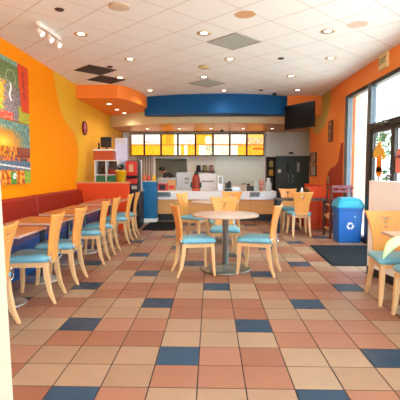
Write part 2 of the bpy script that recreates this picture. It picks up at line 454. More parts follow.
struct(w.build('ceiling_kitchen', M_copper))

# orange soffit dropped from the ceiling over the drinks station
pp = [(XL+.005, 9.62), (-2.12, 9.62), (-2.02, 9.72), (-1.9, 9.95), (-1.78, 10.35), (-1.7, 10.8), (-1.68, 11.2), (-1.68, 11.7), (XL+.005, 12.8)]
w = MB(); w.prism(pp, 2.98, ZC-.002)
struct(w.build('wall_soffit', mat('soffit_orange', 'FF8420', .5, noise=.03)))

# ------------------------------------------------------------------ kitchen back wall with pass-through and ribbed steel
w = MB()
def X(px, Y=YB): return at(px, 170, Y).x
def Z(py, Y=YB): return at(200, py, Y).z
xo0, xo1 = X(155), X(187)
zo0, zo1 = .80, Z(158)
zm = Z(156); zq = ZK-.006
w.box(XL, xo0, YB, YB+.1, 0, ZK+.1); w.box(xo1, XK, YB, YB+.1, 0, ZK+.1)
w.box(xo0, xo1, YB, YB+.1, zo1, ZK+.1); w.box(xo0, xo1, YB, YB+.1, 0, zo0); w.box(XK, XK+.1, YR, YB+.1, 0, ZK+.1); w.box(XR+.18, XK+.1, YR-.1, YR, 0, ZK+.1)
struct(w.build('wall_back', mat('kitchen_wall', 'E9E6D8', .5, noise=.04)))
w = MB()   # ribbed panelling: one set right, one left
x = X(215)
while x < X(264): w.box(x, x+.045, YB-.02, YB, .9, zm); x += .07
x = X(137)
while x < X(153): w.box(x, x+.06, YB-.02, YB, .9, zm, 1); x += .09
x = X(266)
while x < XK-.08: w.box(x, x+.075, YB-.03, YB, zm, zq, 0); x += .09
struct(w.build('trim_2', [mat('ribbed_panel', 'D5D9CB', .4, .35), mat('ribbed_brown', 'A39484', .4, .3)]))
w = MB(); w.box(xo0-.06, xo0, YB-.04, YB, .9, zm); w.box(X(264), X(264)+.06, YB-.05, YB, 0, zm)
struct(w.build('trim_3', M_white))
# room behind the pass-through
w = MB(); w.box(XL, XR, 18.2, 18.3, 0, 2.9); w.box(XL, XR, YB+.1, 18.2, 2.8, 2.9); w.box(XR, XR+.1, YB+.1, 18.2, 0, 2.9)
struct(w.build('wall_kitchen', mat('kitchen_tile', 'B4C4B6', .4, noise=.05)))
h = MB(); h.prism([(X(156, 16), 15.7), (X(190, 16), 15.7), (X(190, 16), 17.6), (X(156, 16), 17.6)], 1.82, 2.3)
h.prism([(X(155, 16), 15.6), (X(191, 16), 15.6), (X(191, 16), 17.7), (X(155, 16), 17.7)], 1.76, 1.82, 1)
tag(h.build('exhaust_hood', [M_greensteel, M_darksteel]), 'grey steel exhaust hood seen through the kitchen pass-through', 'hood')
h = thing('worktable', 'low steel worktable behind the kitchen pass-through', 'table', (X(172, 15.1), 15.05, 0))
t_ = MB(); t_.box(-.75, .75, -.3, .3, .86, .9); t_.build('table_top', M_steel, h)
for sx_ in (-.7, .7):
    for sy_ in (-.25, .25):
        l = MB(); l.tube([(sx_, sy_, 0), (sx_, sy_, .86)], .02); l.build('leg', M_steel, h)

# walk-in cooler front, dark steel, two leaves
ck = thing('walk_in_cooler', 'dark steel walk-in cooler front with two tall door leaves', 'cooler', (X(292), YB-.06, 0))
w = MB(); w.box(X(276)-X(292), X(309)-X(292), .0, .05, 0, zm-.005); w.build('frame', M_darksteel, ck)
for k, (a_, b_) in enumerate(((277.5, 289), (291, 305))):
    w = MB(); xa, xb_ = X(a_)-X(292), X(b_)-X(292)
    w.box(xa, xb_, -.04, 0, .08, zm-.07, 0)
    dd = w.build('door', M_darksteel, ck, bevel=.005)
    wn = MB(); wn.box(xb_-.12 if k == 0 else xa+.18, xb_-.03 if k == 0 else xa+.27, -.05, -.04, 1.3, 1.62); wn.build('window', M_ventgrey if k else M_black, dd)
    hh = MB(); hh.tube([(xb_-.04 if k == 0 else xa+.04, -.04, .95), (xb_-.04 if k == 0 else xa+.04, -.08, .98), (xb_-.04 if k == 0 else xa+.04, -.08, 1.16), (xb_-.04 if k == 0 else xa+.04, -.04, 1.2)], .01); hh.build('handle', M_steel, dd)
w = MB(); c = at(279.5, 171, YB-.12); w.box(c.x-.05, c.x+.05, YB-.11, YB-.1, c.z-.06, c.z+.06)
tag(w.build('notice', M_white), 'small pale notice stuck on the left cooler door', 'notice')
w = MB(); c = at(291, 153, YB-.05); w.box(c.x-.07, c.x+.07, YB-.08, YB-.03, c.z-.03, c.z+.03); w.lathe([(.02, -.02), (.025, .02)], c.x-.03, YB-.09, c.z, 10)
tag(w.build('alarm_box', M_black), 'small black alarm box on the pale panel above cooler', 'alarm')
# tall dark shelf left of cooler
sh = thing('storage_shelf', 'tall dark brown storage shelf left of the cooler doors', 'shelf', (X(270), YB-.18, 0))
hw = (X(275)-X(266.5))/2
for sx_ in (-1, 1):
    w = MB(); w.box(sx_*hw-.012, sx_*hw+.012, -.15, .15, 0, zm-.04); w.build('side_panel', M_brownw, sh)
w = MB(); w.box(-hw, hw, .13, .15, 0, zm-.04); w.build('back_panel', M_brownw, sh)
for z in (.1, .5, .85, 1.15, 1.45, zm-.06):
    w = MB(); w.box(-hw+.012, hw-.012, -.15, .13, z, z+.02); w.build('shelf', M_brownw, sh)
for k, (z, cname, colr) in enumerate(((1.17, 'yellow', 'B8902E'), (1.47, 'olive', '8A8040'), (.87, 'dark green', '2E4A38'))):
    w = MB(); w.box(X(270)-.07, X(270)+.07, YB-.28, YB-.12, z, z+.2)
    tag(w.build('carton', mat('carton_'+cname.replace(' ', '_'), colr, .6), bevel=.004), cname+' carton on the dark storage shelf by the cooler', 'carton')

# ------------------------------------------------------------------ menu boards
def menu(k):
    def f(u, v):
        rnd = random.Random(int(u*26)*131+int(v*30)*17+k*977)
        n = rnd.random()
        W = 'FFF3DC'; Yl = 'FFB81C'; O = 'F6960C'
        top = v > .5
        if abs(v-.5) < .03: return 'C08030'
        txt = (int(v*30) % 3 == 0) and n > .5
        if k == 0: return ('F4C8A0' if txt and u > .2 else 'FFF0DA') if top else (O if n > .6 else Yl)
        if k == 1:
            if top: return ('E07050' if abs(v-.62-.04*math.sin(u*14)) < .03 and n > .25 and u < .9 else 'FFF6E4')
            return (O if n > .55 else Yl)
        if k == 2: return W if u > .8 else (('FF7A20' if txt else O) if (top and .25 < u < .6 and n > .4) else (Yl if n > .3 else O))
        if k == 3:
            if top: return ('C88C8C' if .5 < u < .85 and .55 < v < .72 and n > .5 else ('EEF0E0' if n > .7 else W))
            return W if (u < .1 or .36 < u < .52) else (O if n > .6 else Yl)
        if k == 4:
            if (u-.75)**2+(v-.72)**2 < .05: return W if n > .3 else 'FFE79A'
            if v < .5 and .15 < u < .6: return W
            if v < .62 and u > .62: return '8FA070' if n > .4 else W
            return Yl if n > .4 else O
        if k == 5: return ('E8C890' if n > .8 else ('F6D8D0' if n > .6 else W)) if not (v < .3 and u > .4 and n > .7) else Yl
        if k == 6:
            if top: return 'D8C0D8' if n > .75 else ('E8A070' if .5 < v < .62 and n > .5 else W)
            return (W if n > .3 else 'F0C8B0') if u < .45 else (O if n > .6 else Yl)
        if top: return 'FFC860' if v > .82 else ('F0A080' if n > .5 else ('FFE0B8' if n > .2 else Yl))
        if .25 < v < .32 and u > .3: return 'B04010'
        return O if n > .4 else Yl
    return f
bx = [131, 144.5, 161.2, 178, 195.5, 213, 229.6, 246.6, 264]
names = ['cream and yellow menu board at the left end of the row', 'menu board with red script on cream, second from left', 'orange menu board with white right margin, third from left',
         'white and yellow menu board fourth from left', 'yellow menu board with round white picture, fifth from left', 'mostly white menu board sixth from left',
         'lit menu board with lavender print over half yellow, second from right', 'pink and orange menu board at the right end of row']
for k in range(8):
    xa, xb_ = X(bx[k], YB-.25)+.004, X(bx[k+1], YB-.25)-.004
    z0, z1 = Z(156, YB-.25), Z(133.5, YB-.25)
    t = thing('menu_board', names[k], 'menu board', ((xa+xb_)/2, YB-.25, z0), 0, 'lit menu boards over the kitchen')
    wd = (xb_-xa)/2; hh = z1-z0; fr = .034
    w = MB(); w.box(-wd, wd, .02, .12, 0, hh); w.box(-wd, wd, 0, .02, 0, fr); w.box(-wd, wd, 0, .02, hh-fr, hh); w.box(-wd, -wd+fr*.8, 0, .02, fr, hh-fr); w.box(wd-fr*.8, wd, 0, .02, fr, hh-fr)
    w.build('frame', M_brownw, t)
    w = MB(); a_ = wd-fr*.8
    w.grid(lambda u, v: (-a_+2*a_*u, .015, fr+(hh-2*fr)*v), menu(k), 26, 30)
    w.build('panel', M_menu, t, attr=True)
    w = MB()
    for sx_ in (-.1, .1): w.tube([(sx_, .07, hh), (sx_, .07, ZK-.004-z0)], .006, 6)
    w.build('hanger', M_brownw, t)

# ------------------------------------------------------------------ order counter
YC = 11.25
xa, xb_ = X(156, YC), X(277, YC)
t = thing('order_counter', 'long order counter with white fascia over honey wood front', 'counter', ((xa+xb_)/2, YC, 0))
L = (xb_-xa)/2
zt, zb, zk = Z(191.5, YC), Z(199.5, YC), Z(214, YC)
w = MB(); w.box(-L, L, 0, .75, zt-.04, zt); w.build('worktop', M_white, t)
w = MB(); w.box(-L+.01, L*.55, -.03, .0, zb, zt-.01); w.box(L*.55, L-.01, -.02, .0, zb, zt-.01, 1); w.build('fascia', [M_white, M_steel], t, bevel=.004)
w = MB()
for k in range(5):
    p0 = -L+.02+(2*L-.04)*k/5; p1 = -L+.02+(2*L-.04)*(k+1)/5; w.box(p0+.002, p1-.002, .02, .06, zk, zb)
w.build('front_panel', M_counterwood, t)
w = MB(); w.box(-L+.02, L-.02, .05, .7, 0, zk); w.build('kick_plate', M_kick, t)
w = MB(); w.box(-L+.02, L-.02, .06, .7, zk, zt-.04); w.build('body', M_counterwood, t)
ZT = zt
# label card sets on the fascia
for a_, b_, lb in ((157.5, 170.5, 'grey photo strip sign at the left end of counter fascia'), (250, 260, 'dark grey card rack on right part of counter fascia')):
    p0, p1 = X(a_, YC-.04), X(b_, YC-.04); z0, z1 = Z(197, YC-.04), Z(192, YC-.04)
    w = MB(); w.grid(lambda u, v: (p0+(p1-p0)*u, YC-.045, z0+(z1-z0)*v), lambda u, v: ('3C4850' if random.random() > .5 else '8C9698') if .08 < v < .92 else '9AA4A8', 26, 8)
    w.box(p0, p1, YC-.044, YC-.03, z0, z1)
    tag(w.build('counter_sign', M_attr, attr=True), lb, 'sign')

# ------------------------------------------------------------------ things on and behind the counter
def boxthing(name, label, cat, px0, px1, py0, py1, Y, depth, m, zbase=None, group=None, bevel=.006, extra=None):
    p0, p1 = at(px0, py1, Y), at(px1, py0, Y)
    z0 = zbase if zbase is not None else p0.z; z1 = p1.z
    w = MB(); w.box(p0.x, p1.x, Y, Y+depth, z0, z1)
    if extra: extra(w, p0.x, p1.x, Y, z0, z1)
    ms = m if isinstance(m, (list, tuple)) else [m]
    return tag(w.build(name, ms, bevel=bevel), label, cat, group)
# register
t = thing('cash_register', 'black touch screen register on the white counter top', 'register', (X(228.5, 11.5), 11.55, ZT))
w = MB(); w.box(-.1, .1, -.1, .15, 0, .06); w.build('base', M_black, t, bevel=.004)
w = MB(); w.box(-.08, .08, .0, .03, .08, .22); w.build('screen', M_black, t, bevel=.003)
w = MB(); w.box(-.02, .02, .03, .06, .05, .2); w.build('stand', M_black, t)
w = MB(); w.box(-.015, .06, -.02, 0, .22, .27); w.build('customer_display', M_black, t)
boxthing('receipt_printer', 'grey box standing on the counter left of the black register', 'printer', 217.5, 223, 176, 191, 11.6, .18, [M_steel, M_ventgrey], ZT,
         extra=lambda w, a, b, y, z0, z1: w.box(a+.03, b-.02, y-.01, y, z0+.2, z1-.02, 1))
boxthing('equipment_cabinet', 'tall white equipment cabinet left of the red ornament', 'cabinet', 176.5, 191.5, 172.5, 191, 12.1, .4, [mat('grey_white', 'D0D6D8', .4), M_ventgrey], .02,
         extra=lambda w, a, b, y, z0, z1: (w.box(b-.2, b-.07, y-.006, y, z0+1.05, z0+1.13, 1), w.box(b-.2, b-.07, y-.006, y, z0+.95, z0+1.0, 1)))
boxthing('equipment_cabinet', 'low white cabinet directly right of the red ornament', 'cabinet', 199.5, 216, 173.5, 191, 12.1, .35, [M_white, M_ventgrey], .02,
         extra=lambda w, a, b, y, z0, z1: (w.box(a+.05, b-.05, y-.006, y, z0+1.0, z0+1.04, 1)))
# ornament
t = thing('ornament', 'pointed red and brown ornament with dark top on the counter', 'ornament', (X(196, 11.6), 11.6, ZT))
w = MB(); w.lathe([(.09, 0), (.095, .04), (.1, .1), (.112, .2), (.11, .3), (.09, .38), (.06, .44)], n=16); w.build('body', mat('ornament_red', 'A83C28', .4, noise=.4, nscale=18), t)
w = MB(); w.lathe([(.06, .44), (.052, .48), (.03, .52), (.006, .55)], n=16); w.build('top', M_black, t)
w = MB()
for sx_ in (-1, 1): w.tube([(sx_*.1, 0, .08), (sx_*.13, -.01, .14), (sx_*.125, -.01, .24)], [.03, .035, .02], 8)
w.build('side_panels', mat('ornament_green', '2E5A58', .5), t)
w = MB(); w.lathe([(.1, 0), (.12, .0), (.12, .05), (.1, .06)], n=16); w.build('base', mat('ornament_base', 'D8643C', .5), t)
# shelf of jars
zs = Z(171, YB-.02)
w = MB(); w.box(X(195.5), X(215), YB-.18, YB, zs-.025, zs)
for q_ in (198, 212): w.box(X(q_)-.01, X(q_)+.01, YB-.14, YB, zs-.1, zs-.025)
tag(w.build('wall_shelf', M_brownw), 'small dark shelf on the white wall carrying three jars', 'shelf')
for k, (px, colr, nm) in enumerate(((198.5, '20202A', 'black'), (205, '8A8450', 'olive green'), (211.5, 'B08A70', 'brownish pink'))):
    t = thing('canister', nm+' round canister on the small wall shelf', 'canister', (X(px), YB-.1, zs), 0, None)
    w = MB(); w.lathe([(.07, 0), (.075, .01), (.075, .15), (.06, .165)]); w.build('body', mat('canister_'+nm.replace(' ', '_'), colr, .35), t)
    w = MB(); w.lathe([(.066, .165), (.07, .17), (.07, .195), (.02, .2)]); w.build('lid', M_black, t)
# cup stacks, pitchers and jars on the right of the counter
def lathething(name, label, cat, px, Y, z, prof, m, group=None, lid=None, n=16):
    t = thing(name, label, cat, (X(px, Y), Y, z), 0, group)
    w = MB(); w.lathe(prof, n=n); w.build('body', m, t)
    if lid: w = MB(); w.lathe(lid[0], n=n); w.build('lid', lid[1], t)
    return t
M_glassy = mat('pale_plastic', 'C8D4D4', .25)
lathething('jar', 'olive topped jar on the counter right of the register', 'jar', 244, 11.5, ZT, [(.05, 0), (.055, .02), (.055, .16), (.04, .18)], M_granite, lid=([(.045, .18), (.05, .18), (.05, .21), (.01, .215)], mat('olive_lid', '7A7440', .5)))
lathething('jar', 'dark jar next to the olive topped jar on counter', 'jar', 248.5, 11.5, ZT, [(.04, 0), (.05, .02), (.05, .15), (.03, .17)], mat('dark_jar', '4A4844', .3), lid=([(.035, .17), (.04, .17), (.04, .2), (.01, .205)], M_black))
lathething('pitcher', 'clear grey pitcher beside the pink cup stack', 'pitcher', 256, 11.55, ZT, [(.07, 0), (.08, .02), (.09, .25), (.095, .27)], M_glassy)
lathething('cup_stack', 'stack of salmon pink cups at the right of counter', 'cups', 261.5, 11.5, ZT, [(.04, 0), (.055, .12), (.058, .12), (.05, .13), (.06, .2), (.062, .2), (.055, .21), (.065, .28), (.06, .29)], M_pink)
lathething('water_jug', 'white water jug at the far right end of counter', 'jug', 268.5, 11.5, ZT, [(.07, 0), (.09, .03), (.09, .2), (.05, .28), (.045, .32)], M_glassy, lid=([(.05, .32), (.05, .35), (.01, .355)], M_white))
boxthing('card_terminal', 'low black card terminal between the dark jar and pitcher', 'terminal', 250.5, 254, 186, 191, 11.5, .1, M_black, ZT)
boxthing('serving_tray', 'long grey steel tray on the counter right of register', 'tray', 231, 241, 187, 190, 11.7, .3, M_steel, ZT)
# kitchen equipment through pass-through
boxthing('warmer_box', 'red food warmer at left inside the pass-through', 'warmer', 158, 167, 183.5, 189, 11.6, .25, [M_red, M_black], ZT, extra=lambda w, a, b, y, z0, z1: w.box(a+.04, b-.04, y-.01, y, z0+.03, z1-.03, 1))
boxthing('food_tray', 'orange brown food tray beside the red warmer', 'tray', 167.5, 175.5, 180, 190, 11.85, .25, [M_tanwood, M_red], ZT, extra=lambda w, a, b, y, z0, z1: w.box(a+.03, b-.03, y-.01, y, z0+.04, z0+.14, 1))
boxthing('cook_box', 'pale steel cabinet low in the kitchen pass-through', 'cabinet', 158, 175, 178, 184, 14.85, .3, M_steel, .9)

# person working behind the pass-through
def skin_body(name, pts, edges, radii, m, parent=None, loc=(0, 0, 0)):
    me = bpy.data.meshes.new(name); me.from_pydata(pts, edges, []); me.update(); me.materials.append(m)
    o = bpy.data.objects.new(name, me); COL.objects.link(o); o.location = loc
    if parent: o.parent = parent
    sk = o.modifiers.new('skin', 'SKIN'); sk.use_smooth_shade = True
    for i, r in enumerate(radii): me.skin_vertices[0].data[i].radius = (r, r)
    me.skin_vertices[0].data[0].use_root = True
    sb = o.modifiers.new('sub', 'SUBSURF'); sb.levels = 1; sb.render_levels = 2
    return o
hp = at(162, 171.5, 15.8); hx = hp.x
pz = hp.z
pt = thing('person', 'person in black shirt and cap bending forward in the kitchen', 'person', (hx+.45, 15.8, 0))
P0 = [(0, 0, .98), (-.12, 0, 1.10), (-.26, 0, 1.20), (-.36, 0, 1.26), (-.42, 0, pz-.03), (-.45, 0, pz+.06),
      (-.30, -.19, 1.2), (-.36, -.24, 1.02), (-.5, -.2, .95), (-.58, -.18, .94),
      (-.30, .19, 1.2), (-.36, .24, 1.02), (-.5, .2, .95), (-.58, .18, .94),
      (.02, -.1, .9), (-.02, -.11, .5), (.03, -.11, .08), (-.1, -.12, .04),
      (.02, .1, .9), (-.02, .11, .5), (.03, .11, .08), (-.1, .12, .04)]
E0 = [(0, 1), (1, 2), (2, 3), (3, 4), (4, 5), (2, 6), (6, 7), (7, 8), (8, 9), (2, 10), (10, 11), (11, 12), (12, 13), (0, 14), (14, 15), (15, 16), (16, 17), (0, 18), (18, 19), (19, 20), (20, 21)]
R0 = [.14, .14, .15, .08, .07, .095, .065, .05, .04, .035, .065, .05, .04, .035, .09, .06, .045, .04, .09, .06, .045, .04]
skin_body('body', P0, E0, R0, M_skin, pt)
skin_body('shirt', P0[:4]+[P0[6], P0[7], P0[10], P0[11]], [(0, 1), (1, 2), (2, 3), (2, 4), (4, 5), (2, 6), (6, 7)], [.165, .165, .17, .1, .085, .07, .085, .07], M_black, pt)
skin_body('trousers', [P0[0]]+P0[14:17]+P0[18:21], [(0, 1), (1, 2), (2, 3), (0, 4), (4, 5), (5, 6)], [.165, .105, .08, .07, .105, .08, .07], M_blackmat, pt)
w = MB(); w.lathe([(.115, -.02), (.12, .03), (.1, .08), (.05, .11), (.01, .115)], -.45, 0, pz+.06, 14); w.box(-.64, -.5, -.07, .07, pz+.045, pz+.06); w.build('cap', M_black, pt)

# ------------------------------------------------------------------ drinks station at left
YP = 9.5
hw_ = thing('half_partition', 'orange half-height partition with tan cap at the bench end', 'partition', ((XL+X(129, YP))/2, YP, 0))
L = (X(129, YP)-XL)/2-.005
zc = Z(182, YP)
w = MB(); w.box(-L, L, 0, .1, 0, zc-.03); w.build('panel', M_partition, hw_)
w = MB(); w.box(-L, L+.015, -.015, .115, zc-.03, zc); w.build('cap', M_tan, hw_)
# station counter
YS = 10.0
xs0, xs1 = XL+.08, X(139.5, YS)
t = thing('station_cabinet', 'dark drinks station cabinet behind the orange partition', 'cabinet', ((xs0+xs1)/2, YS, 0))
L = (xs1-xs0)/2
w = MB(); w.box(-L, L, 0, .6, 0, .84); w.build('body', M_kick, t)
w = MB(); w.box(-L-.02, L+.02, -.02, .62, .84, .87); w.build('worktop', M_granite, t)
for k in range(3):
    w = MB(); w.box(-L+.02+k*2*L/3, -L+2*L/3*(k+1)-.02, -.02, 0, .1, .8); dd = w.build('door', M_black, t)
    w = MB(); w.box(-L+2*L/3*(k+1)-.08, -L+2*L/3*(k+1)-.06, -.04, -.02, .5, .65); w.build('handle', M_steel, dd)
zs_ = .87
# white rack with bins
x0, x1 = X(95, YS+.1), X(117.5, YS+.1); zr = Z(160, YS+.1)
t = thing('display_rack', 'white framed rack of pigeonholes on the drinks station', 'rack', ((x0+x1)/2, YS+.1, zs_))
L = (x1-x0)/2; H = zr-zs_
w = MB()
for x in (-L, -L*.02, L): w.box(x-.012, x+.012, 0, .3, 0, H)
for z in (0, H*.5, H-.02): w.box(-L, L, 0, .3, z, z+.02)
w.build('frame', M_white, t)
w = MB(); w.box(-L, L, .28, .3, 0, H); w.build('back_panel', mat('rack_back', '6A5240', .6), t)
rc = t.location
for k, (cx_, lb) in enumerate(((-.5, 'left'), (.5, 'right'))):
    w = MB(); cxw = rc.x+cx_*L
    w.prism([(cxw-L*.42, YS+.12), (cxw+L*.42, YS+.12), (cxw+L*.42, YS+.36), (cxw-L*.42, YS+.36)], zs_+.021, zs_+H*.47)
    for j in range(4): w.box(cxw-L*.4+j*L*.22, cxw-L*.4+j*L*.22+.02, YS+.11, YS+.12, zs_+.05, zs_+H*.44)
    tag(w.build('storage_bin', M_green, bevel=.008), 'green bin in the lower %s pigeonhole of white rack' % lb, 'bin')
blob_plant('lid_pile', 'dark bundle with white tips in upper left pigeonhole', rc.x-.5*L, YS+.25, .17, .085, mat('bundle', '7A5A4A', .5, noise=.5, nscale=30), z0=zs_+H*.5+.021, n=80, leaf=.07, cat='supplies')
w = MB(); cxw = rc.x+.5*L
rnd = random.Random(5)
for j in range(5): w.lathe([(.03, 0), (.038, .1), (.02, .12)], cxw-L*.3+j*L*.15, YS+.2+.04*(j % 2), zs_+H*.5+.021, 10)
tag(w.build('sauce_bottles', mat('sauce_red', 'B02A22', .4)), 'row of red sauce bottles in upper right pigeonhole', 'sauce', kind='stuff')
# orange box on the rack
boxthing('tray_box', 'orange box with white lid on top of the white rack', 'box', 93.5, 113, 149.5, 160, YS+.12, .3, [mat('box_orange', 'C0501A', .5), M_white], zr,
         extra=lambda w, a, b, y, z0, z1: w.box(a-.01, b+.01, y-.01, y+.31, z1-.03, z1+.012, 1))
zb_ = at(100, 149.5, YS+.12).z+.012
t = thing('display_screen', 'small black screen standing on the orange box', 'screen', (X(106.5, YS+.2), YS+.2, zb_))
w = MB(); w.box(-.13, .13, -.01, .02, .04, .29); w.build('screen', M_black, t, bevel=.004)
w = MB(); w.box(-.07, .07, -.04, .06, 0, .015); w.box(-.02, .02, 0.02, .035, .01, .12); w.build('stand', M_black, t)
lathething('pepper_mill', 'slim dark mill standing on orange box left of screen', 'mill', 99.5, YS+.2, zb_, [(.025, 0), (.03, .02), (.02, .06), (.024, .12), (.012, .16)], M_brownw)
# tall pale machine
t = thing('ice_machine', 'tall pale lavender ice machine behind the white rack', 'machine', (X(119.8, YS+.28), YS+.42, zs_))
hh = Z(137.5, YS+.28)-zs_
w = MB(); w.box(-.14, .14, 0, .17, 0, hh); w.build('body', M_lav, t, bevel=.01)
w = MB(); w.box(-.13, .13, -.012, 0, hh*.25, hh*.9); dd = w.build('door', M_lav, t, bevel=.004)
w = MB(); w.box(-.11, .11, -.02, .0, hh*.9+.01, hh-.02); w.build('grille', M_steel, t)
# red soda dispenser
xc = X(131.5, YS+.1)
t = thing('soda_dispenser', 'red and black soda dispenser right of the yellow pot', 'dispenser', (xc, YS+.1, zs_))
hh = Z(160.5, YS+.1)-zs_; wd = X(138, YS+.1)-xc
w = MB(); w.box(-wd, wd, .1, .42, 0, hh); w.build('body', M_black, t, bevel=.008)
w = MB(); w.box(-wd+.01, wd-.03, .0, .1, hh*.5, hh-.02); w.build('front_panel', M_red, t, bevel=.006)
w = MB(); w.box(-.06, .04, -.006, 0, hh*.62, hh*.88); w.build('picture', mat('soda_picture', 'D8A878', .4, noise=.5, nscale=20), t)
w = MB(); w.box(-wd+.01, wd-.01, -.05, .1, 0, .06); w.build('drip_tray', M_steel, t)
for k in range(4):
    w = MB(); w.lathe([(.014, 0), (.018, .05), (.018, .08)], -wd+.07+k*.055, .05, hh*.5-.08, 10); w.build('nozzle', M_black, t)
w = MB(); w.box(-wd+.02, wd-.04, .08, .1, .1, hh*.42); w.build('splash_panel', M_red, t)
# yellow pot with plant on the partition cap
pc = at(121, 181, YP+.05)
blob_plant('potted_plant', 'dark leafy plant in bright yellow pot on the partition', pc.x, YP+.05, .44, .13, mat('dark_leaf', '2A4030', .5), pot=(.13, .26, M_yel), z0=zc, n=70, leaf=.1, seed=9)
# black equipment beside partition
boxthing('cup_dispenser', 'black cup dispenser under the soda machine edge', 'dispenser', 129.5, 139, 184, 196, 9.7, .22, [M_black, M_ventgrey], .0,
         extra=lambda w, a, b, y, z0, z1: w.box(a+.05, b-.05, y-.01, y, z1-.12, z1-.04, 1))
# blue end panel
YB2 = 10.9
x0, x1 = X(142.5, YB2), X(156, YB2)
t = thing('end_cabinet', 'bright blue cabinet between drinks station and order counter', 'cabinet', ((x0+x1)/2, YB2, 0))
L = (x1-x0)/2; zt2 = Z(181, YB2)
w = MB(); w.box(-L, L, 0, .34, .1, zt2-.02); w.build('body', mat('cabinet_blue', '0A6C9C', .5, noise=.05), t)
w = MB(); w.box(-L-.01, L+.01, -.01, .34, zt2-.02, zt2); w.build('top', M_steel, t)
w = MB(); w.box(-L, L, -.03, .3, 0, .1); w.build('base', M_offwhite, t)
w = MB(); w.box(-L-.07, -L-.02, 0, .05, 0, Z(160, YB2)); w.build('post', M_white, t)
w = MB(); w.lathe([(.09, 0), (.1, .03), (.1, .035), (.0, .035)], -L-.06, -.12, Z(191, YB2), 14); w.build('shelf_bracket', M_white, t)
for k, (px, colr, nm) in enumerate(((144.5, 'E0703A', 'orange'), (148.5, 'C84A2A', 'red'), (154, 'E8B02A', 'yellow'))):
    lathething('squeeze_bottle', nm+' squeeze bottle on top of blue cabinet', 'bottle', px, YB2+.12, zt2, [(.045, 0), (.05, .02), (.05, .1), (.02, .14), (.01, .17)], mat('squeeze_'+nm, colr, .4))

# ------------------------------------------------------------------ mats
p = [atz(141, 230.5, 0), atz(176.5, 230.5, 0), atz(172, 222.3, 0), atz(143, 222.3, 0)]
w = MB(); w.prism([(p[0].x, p[0].y), (p[1].x-.06, p[1].y), (p[1].x-.06, p[2].y), (p[0].x, p[2].y)], .001, .012)
tag(w.build('floor_mat', M_blackmat, bevel=.003), 'black rubber mat in front of the counter and blue cabinet', 'mat')
w = MB(); w.prism([(1.735, 6.02), (2.80, 6.02), (2.80, 7.62), (1.80, 7.62)], .001, .012)
w.prism([(1.72, 6.005), (2.80, 6.005), (2.80, 7.635), (1.785, 7.635)], .0005, .006)
tag(w.build('floor_mat', M_matgrey), 'charcoal entrance mat on tiles before the recycling bin', 'mat')

# ------------------------------------------------------------------ chair
def make_chair():
    t = thing('dining_chair', '', 'chair')
    # front is +Y
    def sup(hx_, y0, y1, z, r, n=6):          # rounded trapezoid ring
        pts = []
        wf, wr = hx_, hx_*.88
        cs = [(wf-r, y1-r, 0), (-(wf-r), y1-r, 90), (-(wr-r), y0+r, 180), (wr-r, y0+r, 270)]
        for cx_, cy_, a0 in cs:
            for k in range(n+1):
                a_ = math.radians(a0+90*k/n); pts.append((cx_+r*math.cos(a_), cy_+r*math.sin(a_), z))
        return pts
    w = MB()
    w.loft([sup(.215, -.2, .225, .425, .05), sup(.23, -.215, .24, .44, .06), sup(.232, -.217, .242, .46, .06), sup(.218, -.2, .228, .482, .06), sup(.17, -.15, .18, .495, .06)], 0, True)
    w.build('seat', M_teal, t)
    w = MB(); w.loft([sup(.205, -.19, .215, .375, .02, 2), sup(.21, -.195, .22, .425, .02, 2)]); w.build('seat_frame', M_wood, t)
    for sx_ in (-1, 1):
        w = MB(); w.bar([(sx_*.183, .195, .40), (sx_*.187, .2, .28), (sx_*.195, .207, .12), (sx_*.205, .22, 0)], [.05, .05, .042, .03], [.046, .046, .038, .03]); w.build('leg', M_wood, t, bevel=.004)
        w = MB(); w.bar([(sx_*.162, -.175, .42), (sx_*.165, -.185, .28), (sx_*.172, -.215, .12), (sx_*.18, -.265, 0)], [.048, .048, .042, .03], [.05, .05, .042, .03]); w.build('leg', M_wood, t, bevel=.004)
    # backrest: curved slab with a bird shaped and small cut-outs
    nu, nv = 36, 44; z0, z1 = .43, .905
    def wid(v):                                  # half width along the height
        return .145-.012*math.sin(v*PI)+.068*v**1.6+.008*max(0, v-.85)/.15
    def hole(x, z):
        dz = z-.83
        if abs(x) < .056 and -.034+abs(x)*.85 < dz < .004+abs(x)*.25: return True       # spread wings
        for zz, ww in ((.775, .026), (.735, .018)):
            if abs(x) < ww and abs(z-zz) < .009*(1-abs(x)/ww*.6): return True
        if abs(abs(x)-.075) < .007 and abs(z-.52) < .008: return True
        return False
    def pos(u, v):
        top = .012*(2*u-1)**2*max(0, (v-.9)/.1) if v > .9 else 0
        x = (2*u-1)*wid(v); z = z0+(z1-z0)*v+top
        y = -.215-.01*math.sin(v*PI)*-1-.085*v**1.6 + .045*(x/.24)**2
        return (x, y, z)
    w = MB(); vs = [pos(i/nu, j/nv) for j in range(nv+1) for i in range(nu+1)]; fs = []
    for j in range(nv):
        for i in range(nu):
            c = pos((i+.5)/nu, (j+.5)/nv)
            if hole(c[0], c[2]): continue
            fs.append((j*(nu+1)+i, j*(nu+1)+i+1, (j+1)*(nu+1)+i+1, (j+1)*(nu+1)+i))
    w.add(vs, fs, 0, True)
    bk = w.build('backrest', M_woodback, t)
    so = bk.modifiers.new('solid', 'SOLIDIFY'); so.thickness = .022; so.offset = 0
    for sx_ in (-1, 1):
        w = MB(); n = 12
        w.tube([(sx_*(.135+.06*math.sin(a_*PI/n)*1.0), -.20-.02*math.cos(a_*PI/n*2)-.035*math.sin(a_*PI/n), .40+.11*a_/n) for a_ in range(n+1)], .006, 6)
        w.build('bracket', M_chrome, t)
    return t
chair0 = make_chair(); used = [False]
